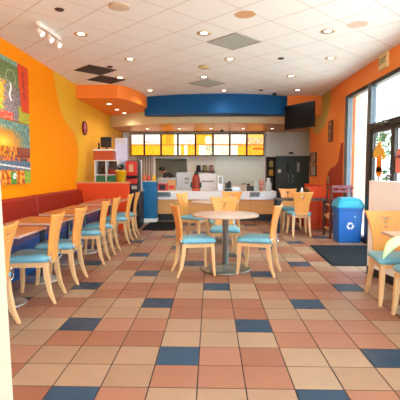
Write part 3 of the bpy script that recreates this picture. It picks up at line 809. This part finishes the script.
def place_chair(x, y, face, label, group):         # face: heading of the chair's front, degrees from +X
    rz = math.radians(face-90)
    if not used[0]:
        used[0] = True; chair0.location = (x, y, 0); chair0.rotation_euler = (0, 0, rz); chair0['label'] = label; chair0['group'] = group; return chair0
    return dup(chair0, (x, y, 0), rz, label, group)
row = [(-1.965, 3.5, 'teal seated chair nearest the camera in the left row, cut off by the cream post', 180),
       (-1.865, 4.41, 'second teal chair of the left row, nearest one whole in view', 183),
       (-1.84, 5.12, 'third teal chair from the camera in the left row', 180),
       (-1.80, 6.17, 'fourth teal chair from the camera in the left row', 181),
       (-1.805, 6.9, 'fifth teal chair from the camera in the left row', 179),
       (-1.77, 7.9, 'sixth teal chair in the left row, next to last', 180),
       (-1.76, 8.57, 'last teal chair of the left row, nearest the partition', 182)]
for x, y, lb, f in row: place_chair(x, y, f, lb, 'chairs in the row along the bench')
gR = 'chairs around the front round table'
place_chair(-.22, 5.55, 17, 'maple chair with teal seat left of the front round table', gR)
place_chair(.625, 5.60, 159, 'maple chair with teal seat right of the front round table', gR)
place_chair(.21, 6.52, 270, 'maple chair behind the front round table, its back above tabletop', gR)
gB = 'chairs around the rear round table'
place_chair(-.33, 8.1, 335, 'maple chair left of the rear round table near counter', gB)
place_chair(.34, 8.48, 250, 'maple chair behind rear round table, back peeking above', gB)
place_chair(.2, 7.32, 92, 'maple chair on the camera side of the rear round table', gB)
gD = 'chairs at the dark table by the booth'
place_chair(1.86, 8.92, 92, 'maple chair on camera side of the dark table at right rear', gD)
place_chair(1.86, 9.95, 272, 'maple chair on the far side of dark table at right rear', gD)
gP = 'chairs at the small table by the entrance wall'
place_chair(1.905, 4.45, 268, 'maple chair with bird cut-out facing the camera at right edge', gP)
place_chair(1.925, 3.78, 90, 'teal chair seat cut off at the right edge, nearest the camera', gP)

# ------------------------------------------------------------------ tables
def round_table(x, y, label, r=.45):
    t = thing('round_table', label, 'table', (x, y, 0), 0, 'round pedestal tables')
    w = MB(); w.lathe([(r-.01, .735), (r, .742), (r, .758), (r-.008, .765), (.001, .765)], n=48); w.build('tabletop', M_granite, t)
    w = MB(); w.lathe([(r+.003, .738), (r+.004, .745), (r+.004, .755), (r+.003, .76)], n=48); w.build('edge_band', M_edge, t)
    w = MB(); w.lathe([(.042, .02), (.042, .72), (.12, .73), (.12, .737)], n=20); w.build('pole', M_steel, t)
    w = MB(); w.lathe([(.34, 0), (.35, .008), (.34, .018), (.2, .03), (.07, .05), (.05, .07)], n=40); w.build('base', M_basesteel, t)
    return t
round_table(.2, 5.79, 'front round table with pale speckled top and steel disc base')
round_table(.08, 8.1, 'rear round table half hidden behind the front chairs')
def rect_table(x, y, sx_, sy_, label, mtop=None, group=None, rz=0, mleg=None):
    t = thing('pedestal_table', label, 'table', (x, y, 0), rz, group)
    w = MB(); w.box(-sx_/2, sx_/2, -sy_/2, sy_/2, .725, .755); w.build('tabletop', mtop or M_tabletop, t, bevel=.006)
    w = MB(); e = .004
    w.box(-sx_/2-e, sx_/2+e, -sy_/2-e, -sy_/2, .728, .75); w.box(-sx_/2-e, sx_/2+e, sy_/2, sy_/2+e, .728, .75); w.box(-sx_/2-e, -sx_/2, -sy_/2, sy_/2, .728, .75); w.box(sx_/2, sx_/2+e, -sy_/2, sy_/2, .728, .75)
    w.build('edge_band', M_edge, t)
    w = MB(); w.lathe([(.03, .02), (.03, .70), (.1, .71), (.1, .726)], n=16); w.build('pole', mleg or M_chrome, t)
    w = MB(); w.lathe([(.19, 0), (.2, .008), (.19, .016), (.05, .035), (.035, .05)], n=24); w.build('base', mleg or M_steel, t)
    return t
gT = 'small square tables along the bench'
for y, lb in ((3.38, 'first bench table from the camera, mostly behind the cream post'), (4.22, 'second bench table, red wood top before the nearest whole chair'), (5.15, 'third bench table from the camera, red wood top'),
              (6.13, 'fourth bench table from the camera, red wood top'), (6.92, 'fifth bench table from the camera, red wood top'), (7.88, 'sixth bench table from camera, red wood top'), (8.65, 'last bench table, next to the orange partition')):
    rect_table(-2.08, y, .60, .66, lb, group=gT)
rect_table(1.95, 4.06, .50, .44, 'small speckled table at the right edge before entrance wall', M_granite)
# dark table right rear
t = thing('dark_table', 'dark rectangular table with black legs at right rear', 'table', (2.03, 9.42, 0))
w = MB(); w.box(-.6, .6, -.3, .3, .70, .73); w.build('tabletop', M_darksteel, t, bevel=.004)
for sx_ in (-.56, .56):
    for sy_ in (-.26, .26):
        w = MB(); w.box(sx_-.03, sx_+.03, sy_-.03, sy_+.03, 0, .70); w.build('leg', M_black, t)
lathething('bottle', 'white bottle standing on the dark table', 'bottle', 302.3, 9.45, .73, [(.035, 0), (.04, .02), (.04, .16), (.02, .2), (.018, .24)], M_white)
blob_plant('table_plant', 'small green plant in red pot on dark table', 2.12, 9.4, .25, .09, M_leaf, pot=(.05, .09, M_red), z0=.73, n=50, leaf=.07, seed=12)

# ------------------------------------------------------------------ bench along the left wall
segs = [(1.7, 4.70, 'first bench module from camera, red back over blue base'), (4.71, 6.98, 'middle bench module, red vinyl back over blue base'), (6.99, 9.46, 'far bench module ending at the orange partition')]
for y0, y1, lb in segs:
    t = thing('bench', lb, 'bench', (XL+.35, (y0+y1)/2, 0), 0, 'red and blue wall benches')
    h_ = (y1-y0)/2
    w = MB(); w.box(-.33, .30, -h_+.003, h_-.003, 0, .38); w.build('base', M_bluevinyl, t)
    w = MB(); w.box(-.18, .35, -h_+.003, h_-.003, .38, .46); w.build('seat_cushion', M_bluevinyl, t, bevel=.025)
    prof = [(-.335, .47), (-.17, .47), (-.175, .6), (-.2, .8), (-.215, .9), (-.24, .935), (-.29, .94), (-.335, .93)]
    rings = []
    for yy, s_ in ((-h_+.003, .9), (-h_+.03, 1), (h_-.03, 1), (h_-.003, .9)):
        rings.append([(-.335+(a_+.335)*s_, yy, .47+(b_-.47)*(.97 if s_ < 1 else 1)) for a_, b_ in prof])
    w = MB(); w.loft(rings, 0, False); w.build('back_cushion', M_redvinyl, t, bevel=.012)
    w = MB(); w.box(-.335, -.18, -h_+.003, h_-.003, .38, .47); w.build('back_rail', M_redvinyl, t)
# booth bench on the right wall
t = thing('booth_bench', 'orange red booth bench against the right rear wall', 'bench', (XR-.32, 10.96, 0))
w = MB(); w.box(-.28, .31, -1.0, 1.3, 0, .40); w.build('base', M_redvinyl, t)
w = MB(); w.box(-.3, .18, -1.0, 1.3, .40, .47); w.build('seat_cushion', M_redvinyl, t, bevel=.02)
w = MB(); w.box(.16, .31, -1.0, 1.3, .40, .97); w.build('back_cushion', M_partition, t, bevel=.02)
w = MB(); w.box(-.3, .31, -1.06, -1.0, 0, .97); w.build('end_panel', M_partition, t)

# ------------------------------------------------------------------ recycling bin
bp_ = atz(349, 243, 0)
bX, bY = 2.6, bp_.y+.18
t = thing('recycling_bin', 'blue recycling bin with teal swing lid beside the entrance', 'bin', (bX, bY, 0))
def rr(hx_, hy_, z, r=.04, n=5):
    pts = []
    for cx_, cy_, a0 in ((hx_-r, hy_-r, 0), (-hx_+r, hy_-r, 90), (-hx_+r, -hy_+r, 180), (hx_-r, -hy_+r, 270)):
        for k in range(n+1):
            a_ = math.radians(a0+90*k/n); pts.append((cx_+r*math.cos(a_), cy_+r*math.sin(a_), z))
    return pts
w = MB(); w.loft([rr(.212, .16, 0), rr(.217, .165, .02), rr(.235, .18, .6), rr(.245, .19, .61), rr(.245, .19, .655)]); w.build('body', M_binblue, t, bevel=.004)
w = MB(); w.loft([rr(.25, .2, .655), rr(.256, .205, .67), rr(.254, .203, .70), rr(.225, .19, .77), rr(.19, .17, .82), rr(.14, .13, .845)]); ld = w.build('lid', M_lidteal, t, bevel=.004)
w = MB(); w.box(-.15, .15, -.197, -.18, .70, .79, 0, Matrix.Translation((0, .0, .0)) @ Matrix.Rotation(math.radians(0), 4, 'X')); w.build('flap', mat('flap_teal', '2CB0CC', .4), ld)
# recycling mark: three bent arrows
w = MB(); cx_, cz_ = .0, .32; R_ = .062; yy = -.176
for k in range(3):
    a0 = math.radians(90+120*k)
    def P_(r, a_): return (cx_+r*math.cos(a_), cz_+r*math.sin(a_))
    pa = [P_(R_*1.1, a0-math.radians(44)), P_(R_*1.08, a0-math.radians(8)), P_(R_*1.08, a0+math.radians(12)), P_(R_*1.0, a0+math.radians(34))]
    pb = [P_(R_*.6, a0-math.radians(44)), P_(R_*.62, a0-math.radians(8)), P_(R_*.62, a0+math.radians(12)), P_(R_*.62, a0+math.radians(34))]
    ring = pa+pb[::-1]
    w.loft([[(x_, yy+(z_-.32)*-.024-.004-.003*q, z_) for x_, z_ in ring] for q in (0, 1)])
    ar = [P_(R_*1.28, a0+math.radians(30)), P_(R_*.86, a0+math.radians(66)), P_(R_*.38, a0+math.radians(30))]
    w.loft([[(x_, yy+(z_-.32)*-.024-.0045-.003*q, z_) for x_, z_ in ar] for q in (0, 1)])
w.build('recycling_mark', M_white, t)
w = MB(); w.loft([[(x_, -.19-.002*q, z_) for x_, z_ in ((.06, .475), (.1, .475), (.1, .51), (.06, .51))] for q in (0, 1)]); w.build('sticker', mat('sticker_blue', '6FA8D8', .5), t)
w = MB(); w.box(-.262, -.243, -.03, .03, .6, .66); w.box(.243, .258, -.03, .03, .6, .66); w.build('handle', M_binblue, t)

# stacked high chairs
def high_chair(z, label, mleg):
    t = thing('high_chair', label, 'high chair', (2.60, 8.63, z), math.radians(0), 'stacked high chairs')
    for sx_ in (-1, 1):
        for sy_ in (-1, 1):
            w = MB(); w.bar([(sx_*.235, sy_*.24, 0), (sx_*.19, sy_*.13, .74)], [.04, .03], [.05, .04]); w.build('leg', mleg, t)
        for zz in (.16, .38):
            w = MB(); f = 1-zz/.74*.33; w.box(sx_*.235*(1-zz/.74*.2)-.012, sx_*.235*(1-zz/.74*.2)+.012, -.24*f, .24*f, zz, zz+.035); w.build('side_rail', M_tanwood, t)
        w = MB(); w.box(sx_*.2-.025, sx_*.2+.025, -.2, .17, .735, .76); w.build('arm', mleg, t)
    w = MB(); w.box(-.2, .2, -.14, .14, .46, .48); w.build('seat', M_tanwood, t)
    w = MB()
    w.box(-.2, .2, -.2, -.175, .745, .80); w.box(-.2, .2, -.2, -.175, .66, .70)
    for x in (-.2, -.07, .05, .17): w.box(x, x+.03, -.2, -.175, .70, .745)
    w.build('backrest', M_mauve, t)
    return t
high_chair(.0, 'lower of two stacked wooden high chairs behind recycling bin', M_mahog)
high_chair(.26, 'upper of two stacked wooden high chairs behind recycling bin', M_mahog)

# ------------------------------------------------------------------ television
t = thing('television', 'black television hanging under the ceiling at right', 'television')
bl, br_ = at(284.5, 118, 10.95), at(313.8, 113.8, 10.05)
vx = Vector((br_.x-bl.x, br_.y-bl.y, 0)); wd = vx.length/2; c = (bl+br_)/2
t.location = (c.x, c.y, c.z); t.rotation_euler = (0, 0, math.atan2(vx.y, vx.x))
w = MB(); w.box(-wd, wd, 0, .05, -.3, .3); w.build('housing', M_black, t, bevel=.006)
w = MB(); w.box(-wd+.02, wd-.02, -.004, 0, -.28, .28); w.build('screen', mat('tv_screen', '08090B', .45, spec=.25), t)
Ti = (Matrix.Translation(t.location) @ Matrix.Rotation(math.atan2(vx.y, vx.x), 4, 'Z')).inverted()
wp_ = Ti @ Vector((c.x+.15, 11.115, c.z+.1)); wq_ = Ti @ Vector((c.x+.15, 10.9, c.z+.08))
w = MB(); w.box(-.15, .15, .05, .075, -.12, .12); w.tube([(0, .06, 0), (0, .14, 0), tuple(wq_), tuple(wp_)], .022, 8); w.build('mount', M_black, t)

# ------------------------------------------------------------------ wall pictures (left)
def hexf(c): return tuple(int(c[i:i+2], 16)/255 for i in (0, 2, 4))
def mixc(a_, b_, k):
    k = max(0, min(1, k)); a_ = hexf(a_) if isinstance(a_, str) else a_; b_ = hexf(b_) if isinstance(b_, str) else b_
    return tuple(p*(1-k)+q_*k for p, q_ in zip(a_, b_))
from mathutils import noise as NZ
def nz(u, v, f, sd=0.): return max(0, min(1, .5+.9*NZ.noise(Vector((u*f, v*f, sd)))))
def fall(u, v):
    n = nz(u*1.9, v, 16); n2 = nz(u*1.9, v, 34, 3.)
    line = .87-.08*v
    if u > line and v > .2:
        if abs(u-(line+.985)/2) < .012 and int(v*70) % 3 and .4 < v < .92: return '7A2A10'
        return mixc('F04A18', 'D83A14', n)
    if u > .80 and v < .24+.08*n: return mixc('2E7A24', 'B8D838', n2*1.3) if n2 > .35 else 'E8641E'
    if v < .13 and u < .70: return mixc('F03A20', 'F8B8A0', (n2-.5)*3)
    if v < .62 and u < .50+.10*n: return mixc('F6C020', 'F08818', n) if v > .32 or n > .5 else mixc('4A9A2C', 'B8D040', n2)
    if abs(u-.665-.012*math.sin(v*26)) < .013 and .32 < v < .62: return 'F4F2EC'
    if v > .93: return mixc('8AB8C0', '6A8A58', n)
    g1 = mixc('3E5A2A', '8E9A58', n2); g2 = mixc('5A4C48', 'B4A0A0', n2)
    c = mixc(g2, g1, (v-.50+.3*(n-.5))*6)
    if v > .62 and abs(math.hypot((u-.68)*1.5, v-.70)-.12) < .012: c = mixc(c, 'D8D4B8', .6)
    return c
def sunset(u, v):
    n = nz(u*1.9, v, 14, 1.); n2 = nz(u*1.9, v, 36, 5.)
    streak = nz(u*1.9, v*.25, 60, 9.)
    sky = mixc('2E5450', '8AB0A0', streak*1.1)
    d_ = math.hypot((u-.52)*1.2, (v-.66)*1.7)
    if v > .60:
        return mixc(mixc('FFD840', 'F08818', d_*4), sky, (d_-.2+.1*(n-.5))*3.5)
    if v > .44:
        return mixc(mixc('FFC030', 'F07018', n), '5A1C14', (streak-.42)*4) if u < .75 else mixc('C8401A', '4A2018', n2)
    if v > .37: return mixc('E8782A', '6A4A50', (n-.3)*2)
    if v > .20+.05*n:
        if abs(v-.31+.12*(u-.5)) < .012: return 'EDE4D4'
        return mixc('24384C', '86A6B8', n2)
    if u > .88: return mixc('3E8A28', 'D8C838', n2)
    if math.hypot((u-.70)*1.5, v-.13) < .05: return mixc('FFFFFF', '6AA040', (n2-.5)*4)
    if abs(u-.68) < .05 and v < .2: return mixc('2E6A24', '7AB040', n2)
    return mixc('FFB02A', 'B84414', (n-.35)*2.6)
def wallpic(name, label, pr1, pr2, fn, py_left):
    a_ = atx(pr1[0], pr1[1], XL+.03); b_ = atx(pr2[0], pr2[1], XL+.03)
    y1 = (a_.y+b_.y)/2; y0 = y1-1.9; z0, z1 = b_.z, a_.z
    w = MB(); w.grid(lambda u, v: (XL+.032, y0+(y1-y0)*u, z0+(z1-z0)*v), fn, 150, 110)
    w.box(XL+.002, XL+.031, y0, y1, z0, z1)
    for k in range(6): w.col[-1-k] = lin('6A4A30')
    tag(w.build(name, M_attr, attr=True), label, 'picture')
wallpic('wall_picture', 'upper wall picture with waterfall and red strip', (28.2, 69), (29, 124.5), fall, 0)
wallpic('wall_picture', 'lower wall picture of a sunset over water', (29, 125.5), (31, 183), sunset, 0)
# clock
cpt = atx(85, 128, XL+.03)
t = thing('wall_clock', 'round maroon clock on the yellow part of left wall', 'clock', (XL+.003, cpt.y, cpt.z)); t.rotation_euler = (0, PI/2, 0)
w = MB(); w.lathe([(.16, 0), (.17, .01), (.17, .035), (.15, .045), (.14, .03)], n=32); w.build('rim', mat('maroon', '7A2030', .4), t)
w = MB(); w.lathe([(.14, .028), (.14, .032), (.001, .032)], n=32); w.build('face', mat('clock_face', 'B85A60', .5, noise=.3, nscale=12), t)
w = MB(); w.box(-.1, .0, -.005, .005, .036, .04); w.box(-.004, .004, 0, .06, .036, .04); w.build('hands', M_white, t)
# right wall items
a_ = atx(332, 120, XR-.02); b_ = atx(329.5, 142, XR-.02)
w = MB(); ya, yb_ = a_.y, b_.y+.05
w.box(XR-.03, XR-.004, min(ya, yb_)-.05, max(ya, yb_)+.05, b_.z, a_.z)
hgt = (a_.z-b_.z)
for k in range(3):
    zc_ = b_.z+hgt*(k+.5)/3; yc = (ya+yb_)/2
    w.add([(XR-.034, yc-.06, zc_), (XR-.034, yc, zc_-.06), (XR-.034, yc+.06, zc_), (XR-.034, yc, zc_+.06)], [(0, 3, 2, 1)], 1)
tag(w.build('wall_plaque', [mat('plaque_brown', '6A3418', .5), mat('plaque_gold', 'D88A28', .5)]), 'narrow brown plaque with three gold diamonds on right wall', 'plaque')
def framed(name, label, pa, pb, fn):
    a_ = atx(pa[0], pa[1], XR-.03); b_ = atx(pb[0], pb[1], XR-.03)
    t = thing(name, label, 'picture', (XR-.004, (a_.y+b_.y)/2, (a_.z+b_.z)/2)); hy, hz = abs(a_.y-b_.y)/2, abs(a_.z-b_.z)/2
    w = MB(); f = .03
    w.box(-.03, 0, -hy, hy, -hz, -hz+f); w.box(-.03, 0, -hy, hy, hz-f, hz); w.box(-.03, 0, -hy, -hy+f, -hz+f, hz-f); w.box(-.03, 0, hy-f, hy, -hz+f, hz-f); w.build('frame', M_black, t)
    w = MB(); w.grid(lambda u, v: (-.012, hy-f-(2*hy-2*f)*u, -hz+f+(2*hz-2*f)*v), fn, 14, 14); w.build('print', M_attr, t, attr=True)
rnd3 = random.Random(2)
framed('framed_notice', 'black framed notice on orange wall near the cooler', (315.8, 152), (309.8, 164), lambda u, v: rnd3.choice(['C8823A', '7A4A2A', 'E0B070', '4A3A30']))
framed('framed_notice', 'lower black framed notice with white card beneath the other', (315.8, 165), (309.8, 176), lambda u, v: rnd3.choice(['E8E0D0', '8A7A60', '3A3A30', 'C8C0B0']))
w = MB(); q = atx(328.5, 180, XR); w.box(XR-.014, XR-.004, q.y-.05, q.y+.05, q.z-.09, q.z+.09); w.box(XR-.02, XR-.014, q.y-.015, q.y+.015, q.z-.03, q.z+.03)
tag(w.build('light_switch', M_ventgrey, bevel=.003), 'pale grey switch plate on the red painted wave', 'switch')

# ------------------------------------------------------------------ EXIT sign
q = atx(383, 61, XR-.04)
t = thing('exit_sign', 'cream EXIT sign on the orange wall above the window', 'sign', (XR, q.y, q.z))
w = MB(); w.box(-.05, -.002, -.17, .17, -.125, .125); w.build('housing', mat('exit_cream', 'F2CF8E', .5), t, bevel=.01)
cu = bpy.data.curves.new('exit_text', 'FONT'); cu.body = 'EXIT'; cu.size = .145; cu.extrude = .002; cu.align_x = 'CENTER'; cu.align_y = 'CENTER'
to = bpy.data.objects.new('tmp', cu); COL.objects.link(to)
bpy.context.view_layer.update()
me = bpy.data.meshes.new_from_object(to.evaluated_get(bpy.context.evaluated_depsgraph_get())); bpy.data.objects.remove(to)
me.materials.clear(); me.materials.append(mat('exit_green', '6A8A50', .5))
lt = bpy.data.objects.new('lettering', me); COL.objects.link(lt); lt.parent = t; lt.location = (-.053, 0, 0); lt.rotation_euler = (PI/2, 0, -PI/2)

# ------------------------------------------------------------------ ceiling fittings
def downlight(px, py, label, zc_=ZC, proto=[None], watts=16, vis=True, xy=None):
    q = atz(px, py, zc_) if xy is None else Vector((xy[0], xy[1], zc_))
    if proto[0] is None:
        t = thing('recessed_downlight', label, 'ceiling light', (q.x, q.y, zc_), 0, 'recessed downlights')
        w = MB()
        n = 24
        prof = [(.10, -.001), (.10, -.008), (.08, -.010), (.05, -.002)]
        w.loft([[(r*math.cos(2*PI*i/n), r*math.sin(2*PI*i/n), z) for i in range(n)] for r, z in prof], 0, True, False); w.build('trim_ring', mat('lamp_gold', 'D8BC94', .3, .6), t)
        w = MB(); w.lathe([(.05, -.003), (.035, -.006), (.001, -.0065)], n=16); w.build('bulb', M_lamp, t)
        proto[0] = t
    else: t = dup(proto[0], (q.x, q.y, zc_), 0, label)
    ld_ = bpy.data.lights.new('downlight', 'SPOT'); ld_.energy = watts; ld_.spot_size = math.radians(150); ld_.spot_blend = 1; ld_.shadow_soft_size = .07; ld_.color = (1, .93, .82)
    lo = bpy.data.objects.new('spot', ld_); COL.objects.link(lo); lo.location = (0, 0, -.03); lo.parent = t
    return t
for px, py, lb in ((81, 34, 'downlight left of the track light near the left wall'), (130, 59, 'downlight in ceiling above the bench row, middle'), (120, 77.5, 'downlight beside the far brown ceiling vent'),
                   (150, 90.5, 'downlight close to where orange soffit meets the blue band'), (204, 33, 'downlight left of the grey return vent'), (230, 59, 'downlight just beyond the grey return vent'),
                   (204, 77, 'downlight beyond the tan smoke detector'), (224, 90.5, 'downlight near the middle of blue band'), (328, 31, 'downlight nearest the right wall and camera'),
                   (331, 58, 'downlight second from camera along right wall'), (291, 76, 'downlight above and left of the television'), (297.5, 90, 'downlight farthest back near television')):
    downlight(px, py, lb)
for x, y in ((-1.8, 3.3), (0, 3.2), (1.8, 3.0), (-1.8, 1.2), (.1, 1.0), (1.8, .9), (-1.2, -.6), (1.2, -.6)):  # extra lamps out of view, added as fill for the room
    downlight(0, 0, 'unseen ceiling downlight added as fill light outside the view', xy=(x, y))
for px, py, lb in ((109, 104, 'left downlight under the orange soffit'), (117, 109.5, 'middle downlight under the orange soffit'), (124.5, 113, 'right downlight under the orange soffit')):
    downlight(px, py, lb, 2.98, watts=10)
for x in (-2.0, -1.0, 0, 1.0, 1.9): downlight(0, 0, 'small downlight hidden above the order counter', ZK-.004, watts=18, xy=(x, 13.3))
for x in (-1.4, -.6): downlight(0, 0, 'downlight inside the kitchen beyond the pass-through', 2.799, watts=110, xy=(x, 15.2))

downlight(0, 0, 'small light added under the exhaust hood to brighten the kitchen wall', 1.758, watts=60, xy=(X(165, 17), 16.8))  # added lamp: lights the kitchen wall that the hood blocks
def diamond(px, py, m, name, label, cat, slats=True):
    q = atz(px, py, ZC); k = round(((q.x+q.y)*s2-uc)/P); l = round(((q.y-q.x)*s2-vc)/P)
    u, v = uc+k*P, vc+l*P; x, y = (u-v)*s2, (u+v)*s2
    t = thing(name, label, cat, (x, y, ZC), PI/4)
    w = MB(); w.box(-.28, .28, -.28, .28, -.004, -.0005); w.build('backing', m, t)
    w = MB()
    for a_ in (-.29, .27): w.box(a_, a_+.02, -.29, .29, -.012, -.001); w.box(-.29, .29, a_, a_+.02, -.012, -.001)
    w.build('frame', m if slats else M_lampwhite, t)
    w = MB(); a_ = -.26
    while a_ < .26: w.box(-.27, .27, a_, a_+.012, -.010, -.003); a_ += .035
    w.build('louvres', m, t)
diamond(234, 41.5, M_ventgrey, 'ceiling_vent', 'grey return air vent near the middle of the ceiling', 'vent')
diamond(208, 85.5, M_ventgrey, 'ceiling_vent', 'pale grey vent close to the blue band', 'vent')
diamond(92, 71.5, M_vent, 'ceiling_vent', 'brown ceiling vent nearer the camera at left', 'vent')
diamond(106, 81.5, M_vent, 'ceiling_vent', 'brown ceiling vent beside the orange soffit', 'vent')
def ceildisc(px, py, r, h, m, name, label, cat):
    q = atz(px, py, ZC); w = MB(); w.lathe([(r, 0), (r, -h*.5), (r*.8, -h), (.001, -h)], 0, 0, 0, 24)
    tag(w.build(name, m, loc=(q.x, q.y, ZC-.0005)), label, cat)
M_speaker = mat('speaker_grille', 'E0CBAE', .6)
ceildisc(120, 6.5, .13, .012, M_speaker, 'ceiling_speaker', 'round ceiling speaker near the top left', 'speaker')
ceildisc(204, 66.5, .11, .03, mat('detector_tan', 'CDBB88', .5), 'smoke_detector', 'tan round smoke detector in the middle of ceiling', 'smoke detector')
for px, py, lb in ((59.5, 9.2, 'dark round ceiling sensor nearest the camera at left'), (110, 66.5, 'dark round sensor above the brown vents'), (281, 58.2, 'dark round sensor right of the grey vent'), (261, 90, 'dark round sensor close to the blue band')):
    ceildisc(px, py, .055, .015, M_vent, 'ceiling_sensor', lb, 'sensor')
# water stains with their own outline
for k, (px, py, rx, colr) in enumerate(((245, 14.5, .13, 'D8A878'), (357, 24.5, .14, 'E2CBB2'))):
    q = atz(px, py, ZC); w = MB(); n = 28; rnd = random.Random(k)
    ring = [(q.x+rx*(1+.12*rnd.uniform(-1, 1))*math.cos(2*PI*i/n), q.y+rx*.95*(1+.12*rnd.uniform(-1, 1))*math.sin(2*PI*i/n)) for i in range(n)]
    w.prism(ring, ZC-.001, ZC-.0003)
    o = w.build('ceiling_stain', mat('stain_%d' % k, colr, .85, noise=.1, nscale=14)); tag(o, ['tan water stain on the ceiling tile near top centre', 'faint water stain on ceiling tile near right wall'][k], 'stain')
# dome camera on blue band
q = at(274, 99, 10.85); w = MB(); w.lathe([(.05, 0), (.055, -.02), (.05, -.05), (.02, -.08), (.003, -.085)], q.x, 10.75, ZC-.0005, 16)
tag(w.build('dome_camera', M_black), 'small black dome camera at the right end of blue band', 'camera')
q = atz(222, 129.7, ZK); w = MB(); w.lathe([(.05, 0), (.05, -.03), (.03, -.06), (.003, -.07)], q.x, q.y, ZK-.004, 16)
tag(w.build('dome_camera', M_black), 'small black dome camera under the copper panels', 'camera')
# track light
a_, b_ = atz(37.5, 25, ZC-.05), atz(60, 40.5, ZC-.05)
t = thing('track_light', 'white track light with three heads near the left wall', 'track light', ((a_.x+b_.x)/2, (a_.y+b_.y)/2, ZC))
hv = Vector((b_.x-a_.x, b_.y-a_.y, 0)); hl = hv.length/2; t.rotation_euler = (0, 0, math.atan2(hv.y, hv.x))
w = MB(); w.box(-hl, hl, -.018, .018, -.05, -.001); w.build('rail', M_lampwhite, t, bevel=.003)
for k in (-.8, 0, .75):
    w = MB(); x = k*hl
    T = Matrix.Translation((x, 0, -.12)) @ Matrix.Rotation(math.radians(-50), 4, 'X')
    w.lathe([(.022, .05), (.034, .03), (.045, -.05), (.04, -.05), (.02, .02)], n=16, T=T); hd = w.build('head', M_lampwhite, t)
    w = MB(); w.lathe([(.026, -.042), (.02, -.043), (.001, -.043)], n=14, T=T); w.build('bulb', M_lamp, hd)
    w = MB(); w.tube([(x, 0, -.05), (x, 0, -.1)], .008, 6); w.build('arm', M_lampwhite, hd)
    ld_ = bpy.data.lights.new('track_spot', 'SPOT'); ld_.energy = 22; ld_.spot_size = math.radians(70); ld_.spot_blend = .8; ld_.shadow_soft_size = .03; ld_.color = (1, .92, .78)
    lo = bpy.data.objects.new('spot', ld_); COL.objects.link(lo); lo.parent = t; lo.location = (x, .05, -.2)
    # aim towards the picture wall
    tgt = Vector((XL, t.location.y+x, 2.0)); wp = Vector((t.location.x-.05, t.location.y+x, ZC-.2))
    dirv = tgt-wp
    lo.rotation_euler = (Matrix.Rotation(-t.rotation_euler.z, 3, 'Z') @ dirv.to_track_quat('-Z', 'Y').to_matrix()).to_euler()

# ------------------------------------------------------------------ foreground plant at right
t = thing('leafy_plant', 'pale green pointed leaf of a plant at the right edge', 'plant', (1.98, 3.0, 0))
w = MB(); w.lathe([(.13, 0), (.17, .3), (.18, .3), (.18, .33), (.16, .33), (.15, .3), (.001, .3)]); w.build('pot', M_offwhite, t)
def leafstrip(mb, pts, wmax, side):
    pts = [Vector(p) for p in pts]; n = len(pts)-1; L_ = []; R2 = []; C_ = []
    for i, p in enumerate(pts):
        ww = wmax*math.sin(PI*min(1, (i/n)*.92+.06))**.8 if i < n else .001
        L_.append(p+side*ww+Vector((0, 0, ww*.2))); R2.append(p-side*ww+Vector((0, 0, ww*.2))); C_.append(p)
    vs = L_+C_+R2; m_ = n+1
    fs = []
    for i in range(n): fs += [(i, i+1, m_+i+1, m_+i), (m_+i, m_+i+1, 2*m_+i+1, 2*m_+i)]
    mb.add(vs, fs, 0, True)
loc = Vector(t.location)
def bez(P_, k):
    a0, a1, a2, a3 = P_
    return a0*(1-k)**3+a1*3*k*(1-k)**2+a2*3*k*k*(1-k)+a3*k**3
lp = [at(414, 238, 2.95), at(396, 240, 2.92), at(388, 245, 2.9), at(383, 259, 2.9)]
pts = [bez(lp, i/16)-loc for i in range(17)]
w = MB(); leafstrip(w, pts, .034, Vector((.62, -.1, -.78)).normalized()); lf = w.build('leaf', M_leafpale, t)
sd = lf.modifiers.new('s', 'SOLIDIFY'); sd.thickness = .002
w = MB(); w.tube([bez([Vector((0, 0, .31)), Vector((.02, 0, .8)), lp[0]-loc+Vector((.08, 0, .05)), lp[0]-loc+Vector((-.02, 0, 0))], i/10) for i in range(11)], .005, 6); w.build('stalk', M_leafpale, t)
for k in range(6):
    a0 = math.radians(-80+k*50)
    dv = Vector((math.cos(a0), math.sin(a0), 0)); dv = dv if dv.x > -.3 else Vector((.3, dv.y, 0))
    ctrl = [Vector((0, 0, .33)), dv*.05+Vector((0, 0, .9)), dv*.22+Vector((0, 0, 1.0)), dv*.38+Vector((0, 0, .75))]
    pts = [bez(ctrl, i/12) for i in range(13)]
    w = MB(); leafstrip(w, pts, .03, dv.cross(Vector((0, 0, 1)))); l2 = w.build('leaf', M_leafpale, t)
    sd = l2.modifiers.new('s', 'SOLIDIFY'); sd.thickness = .002

# ------------------------------------------------------------------ light
wd_ = bpy.data.worlds.new('World'); S.world = wd_; wd_.use_nodes = True
bg = wd_.node_tree.nodes['Background']; bg.inputs['Color'].default_value = (.68, .86, 1, 1); bg.inputs['Strength'].default_value = 7.0
sun = bpy.data.lights.new('sun', 'SUN'); sun.energy = 9; sun.angle = math.radians(2); sun.color = (1, .95, .88)
so_ = bpy.data.objects.new('sun', sun); COL.objects.link(so_); so_.rotation_euler = (math.radians(25), math.radians(-12), 0)
for loc_, rot_, sx_, sy_ in (((XR+.12, 4.7, 1.5), (0, PI/2, 0), 2.8, 9.0), ((0, YF-.16, 1.5), (-PI/2, 0, 0), 5.0, 2.8)):
    al = bpy.data.lights.new('portal', 'AREA'); al.shape = 'RECTANGLE'; al.size = sx_; al.size_y = sy_; al.cycles.is_portal = True
    ao = bpy.data.objects.new('portal', al); COL.objects.link(ao); ao.location = loc_; ao.rotation_euler = rot_

vs_ = S.view_settings
vs_.view_transform = 'Standard'; vs_.look = 'None'; vs_.gamma = 1; vs_.use_curve_mapping = False; vs_.exposure = 0.30
